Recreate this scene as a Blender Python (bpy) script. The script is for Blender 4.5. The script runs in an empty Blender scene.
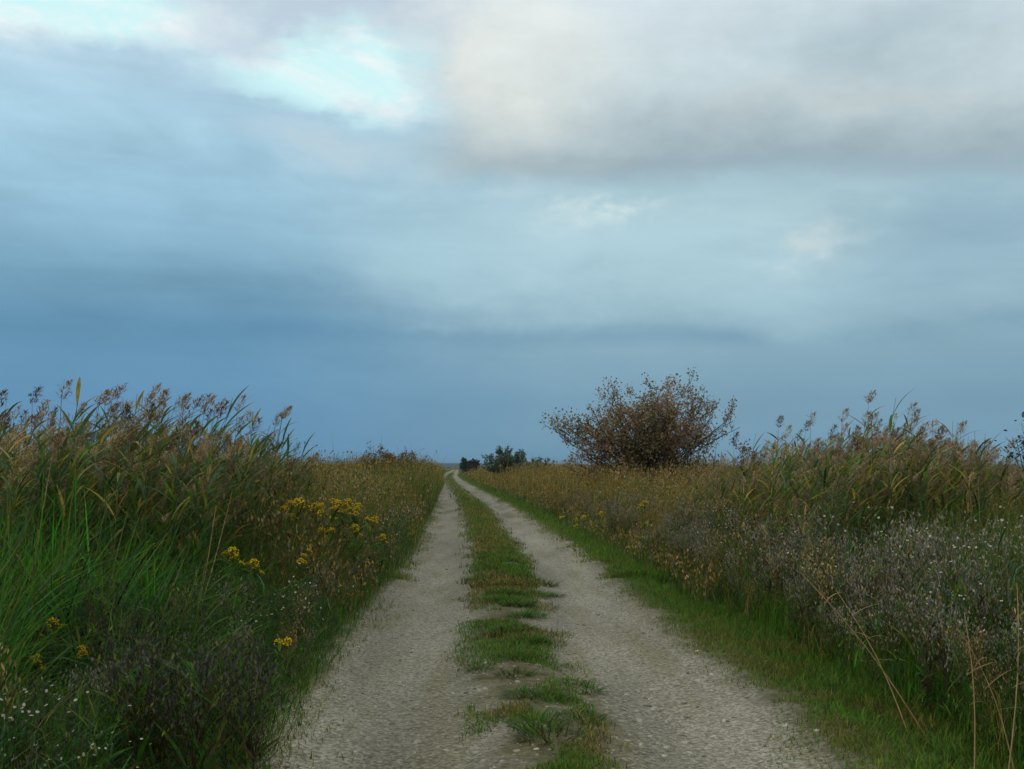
import bpy, math
import numpy as np

rng = np.random.default_rng(11)
PI = math.pi
R = math.radians
scene = bpy.context.scene
col = scene.collection

# ------------------------------------------------------------------ camera model (used to turn a sighting into a place)
F = 1024.0
H = 1.6
PITCH = math.atan(82.5 / F)
CP, SP = math.cos(PITCH), math.sin(PITCH)


def at(px, py, Y):
    a, b = (px - 512) / F, (384.5 - py) / F
    s = Y / (CP - b * SP)
    return a * s, Y, H + (SP + b * CP) * s


def ground(px, py):
    b = (384.5 - py) / F
    s = -H / (SP + b * CP)
    return (px - 512) / F * s, (CP - b * SP) * s


def px_of(x, y, z):
    d = y * CP + (z - H) * SP
    return 512 + F * x / d, 384.5 - F * ((z - H) * CP - y * SP) / d


# road centre line, sighted
_Y = np.array([-30, 3.0, 5.4, 8, 11.1, 15.5, 20.5, 23, 31, 40.5, 56.5, 75, 96, 130, 170, 273, 600.0])
_X = np.array([1.6, 0.36, 0.24, 0.09, -0.05, -0.13, -0.36, -0.53, -0.9, -1.5, -2.75, -4.1, -5.65, -7.9, -10.4, -15.9, -33.0])


def xc(Y):
    Y = np.asarray(Y, float)
    v = 0
    for d in (-0.3, -0.1, 0.1, 0.3):      # a little smoothing of the polyline
        v = v + np.interp(Y + d * np.maximum(2.0, np.abs(Y) * 0.2), _Y, _X)
    return v / 4


HALF = 1.43

# ------------------------------------------------------------------ small numeric helpers


def hash2(i, j, s=0):
    h = np.sin(i * 127.1 + j * 311.7 + s * 74.7) * 43758.5453
    return h - np.floor(h)


def vnoise(x, y, s=0):
    xi, yi = np.floor(x), np.floor(y)
    fx, fy = x - xi, y - yi
    fx, fy = fx * fx * (3 - 2 * fx), fy * fy * (3 - 2 * fy)
    a, b = hash2(xi, yi, s), hash2(xi + 1, yi, s)
    c, d = hash2(xi, yi + 1, s), hash2(xi + 1, yi + 1, s)
    return (a * (1 - fx) + b * fx) * (1 - fy) + (c * (1 - fx) + d * fx) * fy


def fbm(x, y, s=0, o=3):
    v, a, t = 0, 1.0, 0
    for k in range(o):
        v = v + a * vnoise(x * 2 ** k, y * 2 ** k, s + k * 7)
        t += a
        a *= 0.55
    return v / t


def lin(c):
    return tuple((v / 255 / 12.92) if v / 255 <= 0.04045 else ((v / 255 + 0.055) / 1.055) ** 2.4 for v in c)


def smooth(a, b, x):
    t = np.clip((x - a) / (b - a), 0, 1)
    return t * t * (3 - 2 * t)


# ------------------------------------------------------------------ materials


def new_mat(name):
    m = bpy.data.materials.new(name)
    m.use_nodes = True
    nt = m.node_tree
    return m, nt, nt.nodes['Principled BSDF']


def foliage_mat(name, transl=0.35, rough=0.65, vary=0.12, spec=0.15):
    m, nt, p = new_mat(name)
    at_ = nt.nodes.new('ShaderNodeAttribute')
    at_.attribute_name = 'tint'
    oi = nt.nodes.new('ShaderNodeObjectInfo')
    hs = nt.nodes.new('ShaderNodeHueSaturation')
    mr = nt.nodes.new('ShaderNodeMapRange')
    mr.inputs['To Min'].default_value = 1 - vary * 1.6
    mr.inputs['To Max'].default_value = 1 + vary * 1.6
    nt.links.new(oi.outputs['Random'], mr.inputs['Value'])
    mh = nt.nodes.new('ShaderNodeMapRange')
    mh.inputs['To Min'].default_value = 0.5 - vary * 0.12
    mh.inputs['To Max'].default_value = 0.5 + vary * 0.12
    ml = nt.nodes.new('ShaderNodeMath')
    ml.operation = 'FRACT'
    mm = nt.nodes.new('ShaderNodeMath')
    mm.operation = 'MULTIPLY'
    mm.inputs[1].default_value = 17.31
    nt.links.new(oi.outputs['Random'], mm.inputs[0])
    nt.links.new(mm.outputs[0], ml.inputs[0])
    nt.links.new(ml.outputs[0], mh.inputs['Value'])
    # blotches of age along each leaf
    tc = nt.nodes.new('ShaderNodeTexCoord')
    nz = nt.nodes.new('ShaderNodeTexNoise')
    nz.inputs['Scale'].default_value = 14
    nz.inputs['Detail'].default_value = 3
    nt.links.new(tc.outputs['Object'], nz.inputs['Vector'])
    m2 = nt.nodes.new('ShaderNodeMapRange')
    m2.inputs['From Min'].default_value = 0.3
    m2.inputs['From Max'].default_value = 0.7
    m2.inputs['To Min'].default_value = 0.72
    m2.inputs['To Max'].default_value = 1.25
    nt.links.new(nz.outputs['Fac'], m2.inputs['Value'])
    mv = nt.nodes.new('ShaderNodeMath')
    mv.operation = 'MULTIPLY'
    nt.links.new(mr.outputs[0], mv.inputs[0])
    nt.links.new(m2.outputs[0], mv.inputs[1])
    nt.links.new(mv.outputs[0], hs.inputs['Value'])
    nt.links.new(mh.outputs[0], hs.inputs['Hue'])
    nt.links.new(at_.outputs['Color'], hs.inputs['Color'])
    nt.links.new(hs.outputs['Color'], p.inputs['Base Color'])
    p.inputs['Roughness'].default_value = rough
    p.inputs['Specular IOR Level'].default_value = spec
    if transl:
        tr = nt.nodes.new('ShaderNodeBsdfTranslucent')
        nt.links.new(hs.outputs['Color'], tr.inputs['Color'])
        mx = nt.nodes.new('ShaderNodeMixShader')
        mx.inputs[0].default_value = transl
        nt.links.new(p.outputs[0], mx.inputs[1])
        nt.links.new(tr.outputs[0], mx.inputs[2])
        nt.links.new(mx.outputs[0], nt.nodes['Material Output'].inputs['Surface'])
    return m


MAT_LEAF = foliage_mat('leaf')
MAT_DRY = foliage_mat('dry_plant', transl=0.25, rough=0.8, spec=0.08)
MAT_PETAL = foliage_mat('petal', transl=0.3, rough=0.7, vary=0.05)
MAT_BARK = foliage_mat('bark', transl=0, rough=0.9, spec=0.1)

# stone
MAT_STONE, _nt, _p = new_mat('stone')
_oi = _nt.nodes.new('ShaderNodeObjectInfo')
_at = _nt.nodes.new('ShaderNodeAttribute')
_at.attribute_name = 'tint'
_nz = _nt.nodes.new('ShaderNodeTexNoise')
_nz.inputs['Scale'].default_value = 40
_nz.inputs['Detail'].default_value = 5
_tc = _nt.nodes.new('ShaderNodeTexCoord')
_nt.links.new(_tc.outputs['Object'], _nz.inputs['Vector'])
_ad = _nt.nodes.new('ShaderNodeMath')
_ad.operation = 'ADD'
_nt.links.new(_oi.outputs['Random'], _ad.inputs[0])
_nt.links.new(_nz.outputs['Fac'], _ad.inputs[1])
_mr = _nt.nodes.new('ShaderNodeMapRange')
_mr.inputs['From Max'].default_value = 2.0
_mr.inputs['To Min'].default_value = 0.55
_mr.inputs['To Max'].default_value = 1.4
_nt.links.new(_ad.outputs[0], _mr.inputs['Value'])
_hs = _nt.nodes.new('ShaderNodeHueSaturation')
_nt.links.new(_mr.outputs[0], _hs.inputs['Value'])
_nt.links.new(_at.outputs['Color'], _hs.inputs['Color'])
_nt.links.new(_hs.outputs['Color'], _p.inputs['Base Color'])
_p.inputs['Roughness'].default_value = 0.85

# ------------------------------------------------------------------ geometry collector


class Geo:
    def __init__(self):
        self.v, self.q, self.c, self.n = [], [], [], 0

    def add(self, v, q, c):
        v = np.asarray(v, float).reshape(-1, 3)
        q = np.asarray(q, int).reshape(-1, 4)
        c = np.asarray(c, float)
        if c.ndim == 1:
            c = np.tile(c, (len(v), 1))
        self.v.append(v)
        self.q.append(q + self.n)
        self.c.append(c)
        self.n += len(v)

    def arrays(self):
        return np.concatenate(self.v), np.concatenate(self.q), np.concatenate(self.c)

    def mesh(self, name, mat, smooth_=True):
        v, q, c = self.arrays()
        me = bpy.data.meshes.new(name)
        me.vertices.add(len(v))
        me.vertices.foreach_set('co', v.astype(np.float32).ravel())
        me.loops.add(q.size)
        me.loops.foreach_set('vertex_index', q.astype(np.int32).ravel())
        me.polygons.add(len(q))
        me.polygons.foreach_set('loop_start', np.arange(0, q.size, 4, dtype=np.int32))
        me.update(calc_edges=True)
        a = me.attributes.new('tint', 'FLOAT_COLOR', 'POINT')
        c4 = np.ones((len(v), 4), np.float32)
        c4[:, :3] = np.clip(c, 0, 1)
        a.data.foreach_set('color', c4.ravel())
        if smooth_:
            me.polygons.foreach_set('use_smooth', np.ones(len(q), bool))
        me.materials.append(mat)
        me.validate()
        return me

    def obj(self, name, mat, parent=None, smooth_=True):
        o = bpy.data.objects.new(name, self.mesh(name, mat, smooth_))
        col.objects.link(o)
        o.parent = parent
        return o

    def scatter(self, proto, P, rot, sc, cm=None):
        """Merge transformed copies of another collector's arrays."""
        v, q, c = proto
        n, m = len(P), len(v)
        cr, sr = np.cos(rot)[:, None], np.sin(rot)[:, None]
        sc = np.asarray(sc, float).reshape(n, -1)
        s3 = np.repeat(sc, 3, 1) if sc.shape[1] == 1 else sc
        x = v[None, :, 0] * s3[:, 0:1]
        y = v[None, :, 1] * s3[:, 1:2]
        z = v[None, :, 2] * s3[:, 2:3]
        V = np.stack([x * cr - y * sr, x * sr + y * cr, z], 2) + np.asarray(P)[:, None, :]
        Q = q[None] + (np.arange(n) * m)[:, None, None]
        C = np.repeat(c[None], n, 0)
        if cm is not None:
            C = C * np.asarray(cm)[:, None, :]
        self.add(V.reshape(-1, 3), Q.reshape(-1, 4), C.reshape(-1, 3))


def blades(g, P, L, W, az, lean, curl, colr, S=4, profile='grass', twist=None, tipcol=None):
    """N curved strips of length L from points P."""
    P = np.asarray(P, float).reshape(-1, 3)
    n = len(P)
    f = lambda a: np.broadcast_to(np.asarray(a, float), (n,))
    L, W, az, lean, curl = f(L), f(W), f(az), f(lean), f(curl)
    t = np.linspace(0, 1, S + 1)
    tm = (t[1:] + t[:-1]) / 2
    phi = lean[:, None] + curl[:, None] * tm[None]
    step = (L / S)[:, None]
    r = np.concatenate([np.zeros((n, 1)), np.cumsum(np.sin(phi) * step, 1)], 1)
    z = np.concatenate([np.zeros((n, 1)), np.cumsum(np.cos(phi) * step, 1)], 1)
    dx, dy = np.cos(az), np.sin(az)
    C = np.stack([P[:, 0:1] + r * dx[:, None], P[:, 1:2] + r * dy[:, None], P[:, 2:3] + z], 2)
    tw = rng.uniform(-0.7, 0.7, n) if twist is None else f(twist)
    wx, wy = -np.sin(az + tw), np.cos(az + tw)
    if profile == 'grass':
        w = np.clip(1.0 - t ** 2.2, 0.06, 1) * (0.75 + 0.25 * np.minimum(1, t * 5))
    elif profile == 'leaf':
        w = np.clip(np.sin(PI * np.clip(t * 0.93 + 0.07, 0, 1)) ** 0.8, 0.1, 1)
    else:
        w = np.clip(1 - 0.6 * t, 0.1, 1)
    hw = 0.5 * W[:, None] * w[None]
    O = np.stack([hw * wx[:, None], hw * wy[:, None], np.zeros_like(hw)], 2)
    V = np.stack([C - O, C + O], 2).reshape(n, -1, 3)
    k = np.arange(S)
    q = np.stack([2 * k, 2 * k + 1, 2 * k + 3, 2 * k + 2], 1)
    Q = q[None] + (np.arange(n) * 2 * (S + 1))[:, None, None]
    colr = np.asarray(colr, float)
    if colr.ndim == 1:
        colr = np.tile(colr, (n, 1))
    CC = np.repeat(colr[:, None], S + 1, 1)
    if tipcol is not None:
        tc = np.asarray(tipcol, float)
        if tc.ndim == 1:
            tc = np.tile(tc, (n, 1))
        k_ = (t ** 1.5)[None, :, None]
        CC = CC * (1 - k_) + tc[:, None] * k_
    CC = np.repeat(CC, 2, 1)
    g.add(V.reshape(-1, 3), Q.reshape(-1, 4), CC.reshape(-1, 3))


def tube(g, pts, r0, r1, colr, sides=4):
    pts = np.asarray(pts, float)
    K = len(pts)
    d = np.gradient(pts, axis=0)
    d /= np.linalg.norm(d, axis=1)[:, None] + 1e-9
    ref = np.where(np.abs(d[:, 2:3]) > 0.9, np.array([[1.0, 0, 0]]), np.array([[0, 0, 1.0]]))
    u = np.cross(d, ref)
    u /= np.linalg.norm(u, axis=1)[:, None] + 1e-9
    w = np.cross(d, u)
    rr = np.linspace(r0, r1, K)
    a = np.arange(sides) * 2 * PI / sides
    V = pts[:, None] + rr[:, None, None] * (np.cos(a)[None, :, None] * u[:, None] + np.sin(a)[None, :, None] * w[:, None])
    q = []
    for i in range(K - 1):
        for j in range(sides):
            j2 = (j + 1) % sides
            q.append((i * sides + j, i * sides + j2, (i + 1) * sides + j2, (i + 1) * sides + j))
    g.add(V.reshape(-1, 3), q, colr)


def chips(g, P, size, colr, aspect=0.6, up=0.0):
    """Small randomly turned quads (spikelets, buds, leaves)."""
    P = np.asarray(P, float).reshape(-1, 3)
    n = len(P)
    size = np.broadcast_to(np.asarray(size, float), (n,))
    a = rng.normal(size=(n, 3))
    a[:, 2] += up * 2.5
    a /= np.linalg.norm(a, axis=1)[:, None]
    b = np.cross(a, rng.normal(size=(n, 3)))
    b /= np.linalg.norm(b, axis=1)[:, None] + 1e-9
    A, B = a * size[:, None] * 0.5, b * (size * aspect)[:, None] * 0.5
    V = np.stack([P - A, P - B, P + A, P + B], 1)
    Q = np.arange(4)[None] + (np.arange(n) * 4)[:, None]
    colr = np.asarray(colr, float)
    if colr.ndim == 1:
        colr = np.tile(colr, (n, 1))
    g.add(V.reshape(-1, 3), Q, np.repeat(colr[:, None], 4, 1).reshape(-1, 3))


def pal(n, cols, weights=None, jit=0.22):
    cols = np.array(cols, float)
    k = rng.choice(len(cols), n, p=None if weights is None else np.array(weights) / np.sum(weights))
    c = cols[k] * (1 + rng.normal(0, jit, (n, 1)))
    return np.clip(c * (1 + rng.normal(0, 0.035, (n, 3))), 0.004, 1)


# species colours (albedo)
G_LUSH = (0.062, 0.20, 0.014)
G_DARK = (0.034, 0.115, 0.02)
G_TEAL = (0.042, 0.125, 0.06)
G_OLIVE = (0.115, 0.15, 0.026)
G_YEL = (0.22, 0.215, 0.045)
B_TAN = (0.32, 0.25, 0.12)
B_GOLD = (0.36, 0.265, 0.062)
B_RUST = (0.19, 0.115, 0.04)
B_DARK = (0.065, 0.055, 0.03)
M_GREY = (0.235, 0.245, 0.225)
STRAW = (0.38, 0.29, 0.16)

# ------------------------------------------------------------------ scene graph helpers


def tag(o, label, cat, group=None, kind=None):
    o['label'] = label
    o['category'] = cat
    if group:
        o['group'] = group
    if kind:
        o['kind'] = kind
    return o


def structure(o):
    o['kind'] = 'structure'
    return o


def stuff(o, label, cat):
    return tag(o, label, cat, kind='stuff')


class Kind:
    """One variant of a thing: a list of (part name, mesh). build() makes the first, then copies."""

    def __init__(self, name, parts):
        self.name, self.parts, self.first = name, parts, None

    def place(self, loc, rotz, sc, label, cat, group, tilt=(0, 0)):
        if self.first is None:
            if len(self.parts) == 1:
                root = bpy.data.objects.new(self.name, self.parts[0][1])
                kids = []
            else:
                root = bpy.data.objects.new(self.name, None)
                root.empty_display_size = 0.1
                kids = []
                for nm, me in self.parts:
                    c = bpy.data.objects.new(nm, me)
                    c.parent = root
                    kids.append(c)
            self.first = (root, kids)
        else:
            root = self.first[0].copy()
            kids = []
            for k in self.first[1]:
                c = k.copy()
                c.parent = root
                kids.append(c)
        col.objects.link(root)
        for c in kids:
            col.objects.link(c)
        root.location = loc
        root.rotation_euler = (tilt[0], tilt[1], rotz)
        root.scale = sc if hasattr(sc, '__len__') else (sc, sc, sc)
        tag(root, label, cat, group)
        return root


# ------------------------------------------------------------------ ground and track


def noise_rgb(nt, scale, detail, lo, hi, vec=None, pos=(0.35, 0.65)):
    n = nt.nodes.new('ShaderNodeTexNoise')
    n.inputs['Scale'].default_value = scale
    n.inputs['Detail'].default_value = detail
    if vec:
        nt.links.new(vec, n.inputs['Vector'])
    r = nt.nodes.new('ShaderNodeValToRGB')
    r.color_ramp.elements[0].position, r.color_ramp.elements[1].position = pos
    r.color_ramp.elements[0].color = (*lo, 1)
    r.color_ramp.elements[1].color = (*hi, 1)
    nt.links.new(n.outputs['Fac'], r.inputs['Fac'])
    return n, r


def mixc(nt, fac, a, b, mode='MIX'):
    m = nt.nodes.new('ShaderNodeMix')
    m.data_type = 'RGBA'
    m.blend_type = mode
    if isinstance(fac, (int, float)):
        m.inputs[0].default_value = fac
    else:
        nt.links.new(fac, m.inputs[0])
    for s, i in ((a, 6), (b, 7)):
        if isinstance(s, tuple):
            m.inputs[i].default_value = (*s, 1)
        else:
            nt.links.new(s, m.inputs[i])
    return m.outputs[2]


MG, nt, p = new_mat('marsh_ground')
tc = nt.nodes.new('ShaderNodeTexCoord')
_, r1 = noise_rgb(nt, 0.35, 8, (0.05, 0.06, 0.022), (0.12, 0.095, 0.04), tc.outputs['Object'])
_, r2 = noise_rgb(nt, 9, 6, (0.45, 0.45, 0.45), (1.3, 1.3, 1.3), tc.outputs['Object'])
nt.links.new(mixc(nt, 1.0, r1.outputs['Color'], r2.outputs['Color'], 'MULTIPLY'), p.inputs['Base Color'])
p.inputs['Roughness'].default_value = 0.95
p.inputs['Specular IOR Level'].default_value = 0.05
me = bpy.data.meshes.new('ground')
N_ = 48
lin_ = np.sign(np.linspace(-1, 1, N_ + 1)) * np.abs(np.linspace(-1, 1, N_ + 1)) ** 4 * 4000
gx, gy = np.meshgrid(lin_, lin_)
vv = np.stack([gx.ravel(), gy.ravel(), np.zeros(gx.size)], 1)
qq = [(j * (N_ + 1) + i, j * (N_ + 1) + i + 1, (j + 1) * (N_ + 1) + i + 1, (j + 1) * (N_ + 1) + i) for j in range(N_) for i in range(N_)]
me.from_pydata(vv.tolist(), [], qq)
me.materials.append(MG)
go = structure(bpy.data.objects.new('ground', me))
col.objects.link(go)

# track -------------------------------------------------------------
ys = [-15.0]
while ys[-1] < 600:
    ys.append(ys[-1] + max(0.09, (ys[-1] - 6) * 0.012))
ys = np.array(ys)
NU = 56
us = np.linspace(-2.0, 2.0, NU + 1)
UU, YY = np.meshgrid(us, ys)
XX = xc(YY) + UU + (fbm(YY * 0.5, UU * 0 + 3, 5) - 0.5) * 0.18


def track_z(x, y):
    u = x - xc(y)
    z = 0.06 + 0.05 * np.exp(-(u / 0.38) ** 2) - 0.03 * np.exp(-((np.abs(u) - 0.85) / 0.28) ** 2) + 0.05 * smooth(1.15, 1.6, np.abs(u)) - 0.03 * smooth(1.7, 2.0, np.abs(u))
    near = np.clip(1.5 - np.abs(y) / 14, 0, 1)
    return z + near * ((fbm(x * 2.4, y * 0.5, 21, 4) - 0.5) * 0.03 + (fbm(x * 9, y * 7, 33, 2) - 0.5) * 0.010)


ZZ = track_z(XX, YY)
ZZ[:, 0] = ZZ[:, -1] = 0.004
me = bpy.data.meshes.new('track')
nv = NU + 1
J, I = np.meshgrid(np.arange(len(ys) - 1), np.arange(NU), indexing='ij')
qq = np.stack([J * nv + I, J * nv + I + 1, (J + 1) * nv + I + 1, (J + 1) * nv + I], 2).reshape(-1, 4)
me.from_pydata(np.stack([XX, YY, ZZ], 2).reshape(-1, 3).tolist(), [], qq.tolist())
at_u = me.attributes.new('across', 'FLOAT', 'POINT')
at_u.data.foreach_set('value', UU.astype(np.float32).ravel())
me.polygons.foreach_set('use_smooth', np.ones(len(qq), bool))
MT, nt, p = new_mat('gravel_track')
tc = nt.nodes.new('ShaderNodeTexCoord')
ob = tc.outputs['Object']
mp = nt.nodes.new('ShaderNodeMapping')
mp.inputs['Scale'].default_value = (1.0, 0.16, 1.0)
nt.links.new(ob, mp.inputs['Vector'])
ob_l = mp.outputs[0]
_, base = noise_rgb(nt, 1.6, 7, (0.20, 0.203, 0.17), (0.31, 0.312, 0.272), ob_l)
_, fine = noise_rgb(nt, 38, 6, (0.6, 0.6, 0.6), (1.35, 1.35, 1.35), ob, (0.3, 0.7))
c1 = mixc(nt, 1.0, base.outputs['Color'], fine.outputs['Color'], 'MULTIPLY')
vo = nt.nodes.new('ShaderNodeTexVoronoi')
vo.inputs['Scale'].default_value = 55
nt.links.new(ob, vo.inputs['Vector'])
vr = nt.nodes.new('ShaderNodeValToRGB')
vr.color_ramp.elements[0].position, vr.color_ramp.elements[1].position = 0.0, 1.0
vr.color_ramp.elements[0].color = (0.55, 0.53, 0.5, 1)
vr.color_ramp.elements[1].color = (1.35, 1.36, 1.38, 1)
sepc = nt.nodes.new('ShaderNodeSeparateColor')
nt.links.new(vo.outputs['Color'], sepc.inputs[0])
nt.links.new(sepc.outputs[0], vr.inputs['Fac'])
c2 = mixc(nt, 0.8, c1, mixc(nt, 1.0, c1, vr.outputs['Color'], 'MULTIPLY'))
# pale chalky patches and damp fines
_, broad = noise_rgb(nt, 0.45, 4, (0.85, 0.85, 0.83), (1.12, 1.12, 1.13), ob_l, (0.35, 0.65))
c2 = mixc(nt, 1.0, c2, broad.outputs['Color'], 'MULTIPLY')
_, damp = noise_rgb(nt, 3.0, 6, (0.0, 0.0, 0.0), (1, 1, 1), ob_l, (0.5, 0.72))
c3 = mixc(nt, damp.outputs['Color'], c2, mixc(nt, 1.0, c2, (0.82, 0.80, 0.62), 'MULTIPLY'))
# turf soil along the crown and the edges, with ragged limits
au = nt.nodes.new('ShaderNodeAttribute')
au.attribute_name = 'across'
ab = nt.nodes.new('ShaderNodeMath')
ab.operation = 'ABSOLUTE'
nt.links.new(au.outputs['Fac'], ab.inputs[0])
wn = nt.nodes.new('ShaderNodeTexNoise')
wn.inputs['Scale'].default_value = 2.6
wn.inputs['Detail'].default_value = 7
wn.inputs['Roughness'].default_value = 0.65
nt.links.new(ob, wn.inputs['Vector'])


def mth(op, a, b=None):
    m = nt.nodes.new('ShaderNodeMath')
    m.operation = op
    for i, s in enumerate((a, b)):
        if s is None:
            continue
        if isinstance(s, (int, float)):
            m.inputs[i].default_value = s
        else:
            nt.links.new(s, m.inputs[i])
    return m.outputs[0]


def mrange(v, a, b, c, d):
    m = nt.nodes.new('ShaderNodeMapRange')
    nt.links.new(v, m.inputs['Value'])
    for k, x in zip(('From Min', 'From Max', 'To Min', 'To Max'), (a, b, c, d)):
        m.inputs[k].default_value = x
    return m.outputs[0]


uw = mth('ADD', ab.outputs[0], mth('MULTIPLY', mth('SUBTRACT', wn.outputs['Fac'], 0.5), 1.1))
m_c = mrange(uw, 0.12, 0.42, 1, 0)
m_e = mrange(uw, 1.42, 1.7, 0, 1)
mask = mth('MULTIPLY', mth('MAXIMUM', m_c, m_e), 0.85)
_, soil = noise_rgb(nt, 11, 6, (0.05, 0.055, 0.02), (0.14, 0.125, 0.065), ob)
c4 = mixc(nt, mask, c3, soil.outputs['Color'])
nt.links.new(c4, p.inputs['Base Color'])
p.inputs['Roughness'].default_value = 0.92
p.inputs['Specular IOR Level'].default_value = 0.15
bp = nt.nodes.new('ShaderNodeBump')
bp.inputs['Strength'].default_value = 0.6
bp.inputs['Distance'].default_value = 0.02
nt.links.new(mth('ADD', sepc.outputs[0], mth('MULTIPLY', fine.outputs['Color'], 0.6)), bp.inputs['Height'])
nt.links.new(bp.outputs[0], p.inputs['Normal'])
me.materials.append(MT)
tr_o = structure(bpy.data.objects.new('track', me))
col.objects.link(tr_o)


# stones ------------------------------------------------------------
def stone_geo(seed):
    r = np.random.default_rng(seed)
    g = Geo()
    nu, nw = 7, 5
    th = np.linspace(0, 2 * PI, nu, endpoint=False)
    ph = np.linspace(0.12, PI - 0.12, nw)
    T, Pp = np.meshgrid(th, ph)
    rad = 1 + r.normal(0, 0.2, T.shape)
    v = np.stack([rad * np.cos(T) * np.sin(Pp), rad * np.sin(T) * np.sin(Pp) * r.uniform(0.6, 0.95), rad * np.cos(Pp) * r.uniform(0.28, 0.55)], 2)
    q = [(j * nu + i, (j + 1) * nu + i, (j + 1) * nu + (i + 1) % nu, j * nu + (i + 1) % nu) for j in range(nw - 1) for i in range(nu)]
    q += [(0, 1, 2, 3), (0, 3, 4, 5), (0, 5, 6, 6)]
    b = (nw - 1) * nu
    q += [(b + 3, b + 2, b + 1, b), (b + 5, b + 4, b + 3, b)]
    q = [t for t in q if len(set(t)) == 4]
    pale = r.choice([0, 1, 2], p=[0.45, 0.4, 0.15])
    c = [(0.35, 0.35, 0.325), (0.29, 0.28, 0.24), (0.11, 0.105, 0.09)][pale]
    g.add(v.reshape(-1, 3), q, c)
    return g, pale


STONES = []
for k in range(12):
    g, pale = stone_geo(100 + k)
    STONES.append((g, pale, Kind('stone', [('stone', g.mesh('stone', MAT_STONE, False))])))
n_st = 5600
yy = 4.3 + (rng.random(n_st) ** 1.9) * 26
uu = rng.normal(0, 1, n_st) * 0.34 + rng.choice([-1.1, -0.45, 0.5, 1.15, 0.8, 0], n_st)
ok = np.abs(uu) < 1.5
yy, uu = yy[ok], uu[ok]
sz = 0.0055 + rng.gamma(1.3, 0.0042, len(yy))
sz = np.minimum(sz, 0.034)
xx = xc(yy) + uu
# the pale cluster of flat stones on the right wheel track near the camera
ex = [ground(px_, py_) for px_, py_ in [(655, 757), (667, 757), (690, 760), (708, 755), (712, 686), (700, 690), (683, 683), (655, 715), (663, 708), (765, 760), (817, 750), (650, 745), (705, 690), (655, 694), (640, 730), (486, 702), (453, 702), (368, 707), (318, 724), (475, 766), (418, 750), (495, 744), (452, 660)]]
ex = np.array(ex)
xx = np.concatenate([ex[:, 0], xx])
yy = np.concatenate([ex[:, 1], yy])
uu = xx - xc(yy)
sz = np.concatenate([rng.uniform(0.022, 0.04, len(ex)), sz])
zz = track_z(xx, yy) - sz * 0.12
show = sz / yy
order = np.argsort(-show)
rank_used = {}
for i in order[:280]:
    k = int(rng.integers(12))
    g, pale, kd = STONES[k]
    if i < len(ex):
        pale = 0
        k = next(j for j in range(12) if STONES[(i + j) % 12][1] == 0)
        g, pale, kd = STONES[(i + k) % 12]
    side = 'left wheel track' if uu[i] < -0.45 else ('right wheel track' if uu[i] > 0.45 else 'grassy centre strip')
    edge = ('by its grass edge' if abs(uu[i]) > 1.05 else 'in its middle') if abs(uu[i]) > 0.45 else 'among the tufts'
    cl = ['chalky white', 'pale grey', 'dark'][pale]
    size = 'fist sized' if sz[i] > 0.03 else ('egg sized' if sz[i] > 0.02 else 'pebble sized')
    dist = 'in the foreground' if yy[i] < 6.2 else ('a few paces on' if yy[i] < 9 else 'farther up')
    kd.place((xx[i], yy[i], zz[i]), rng.uniform(0, 6.28), (sz[i] * rng.uniform(0.7, 1.3), sz[i] * rng.uniform(0.7, 1.2), sz[i] * rng.uniform(0.7, 1.1)), f'{cl} {size} stone, {side}, {edge}, {dist}', 'stone', 'loose stones on the gravel track', (rng.normal(0, .15), rng.normal(0, .15)))
gg = Geo()
rest = order[280:]
kk = rng.integers(12, size=len(rest))
for k in range(12):
    s = rest[kk == k]
    gg.scatter(STONES[k][0].arrays(), np.stack([xx[s], yy[s], zz[s]], 1), rng.uniform(0, 6.28, len(s)), sz[s])
stuff(gg.obj('gravel', MAT_STONE, None, False), 'loose grey gravel and small pebbles lying on the two wheel tracks', 'gravel')


# ------------------------------------------------------------------ grass (stuff)
def grass_field(g, x, y, z, L, W, cols, weights, leanx=0.25, lean=0.35, curl=0.9, S=3, tip=None, jit=0.22):
    n = len(x)
    az = rng.uniform(0, 2 * PI, n)
    # a prevailing wind leans everything a little towards +x
    dx, dy = np.cos(az) * 0.8 + leanx * 2, np.sin(az) * 0.8
    az = np.arctan2(dy, dx)
    blades(g, np.stack([x, y, z], 1), L, W, az, np.abs(rng.normal(0, lean, n)), np.abs(rng.normal(curl, curl * 0.45, n)), pal(n, cols, weights, jit), S, 'grass', None, tip)


def dry_tips(cc):
    k = (rng.random(len(cc)) < 0.2)[:, None] * rng.uniform(0.2, 0.7, (len(cc), 1))
    return cc * (1 - k) + np.array(B_TAN) * 0.8 * k


def strip(n, y0, y1, d0, d1, side, power=1.6):
    """n random places between distances d0..d1 out from a road edge (side -1 left, +1 right)."""
    y = y0 + (y1 - y0) * rng.random(n) ** power
    d = d0 + (d1 - d0) * rng.random(n)
    x = xc(y) + side * (HALF + d)
    return x, y, d


def inview(x, y, m=2.4):
    return np.abs(x) < 0.53 * np.maximum(y, 0.5) + m


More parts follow.
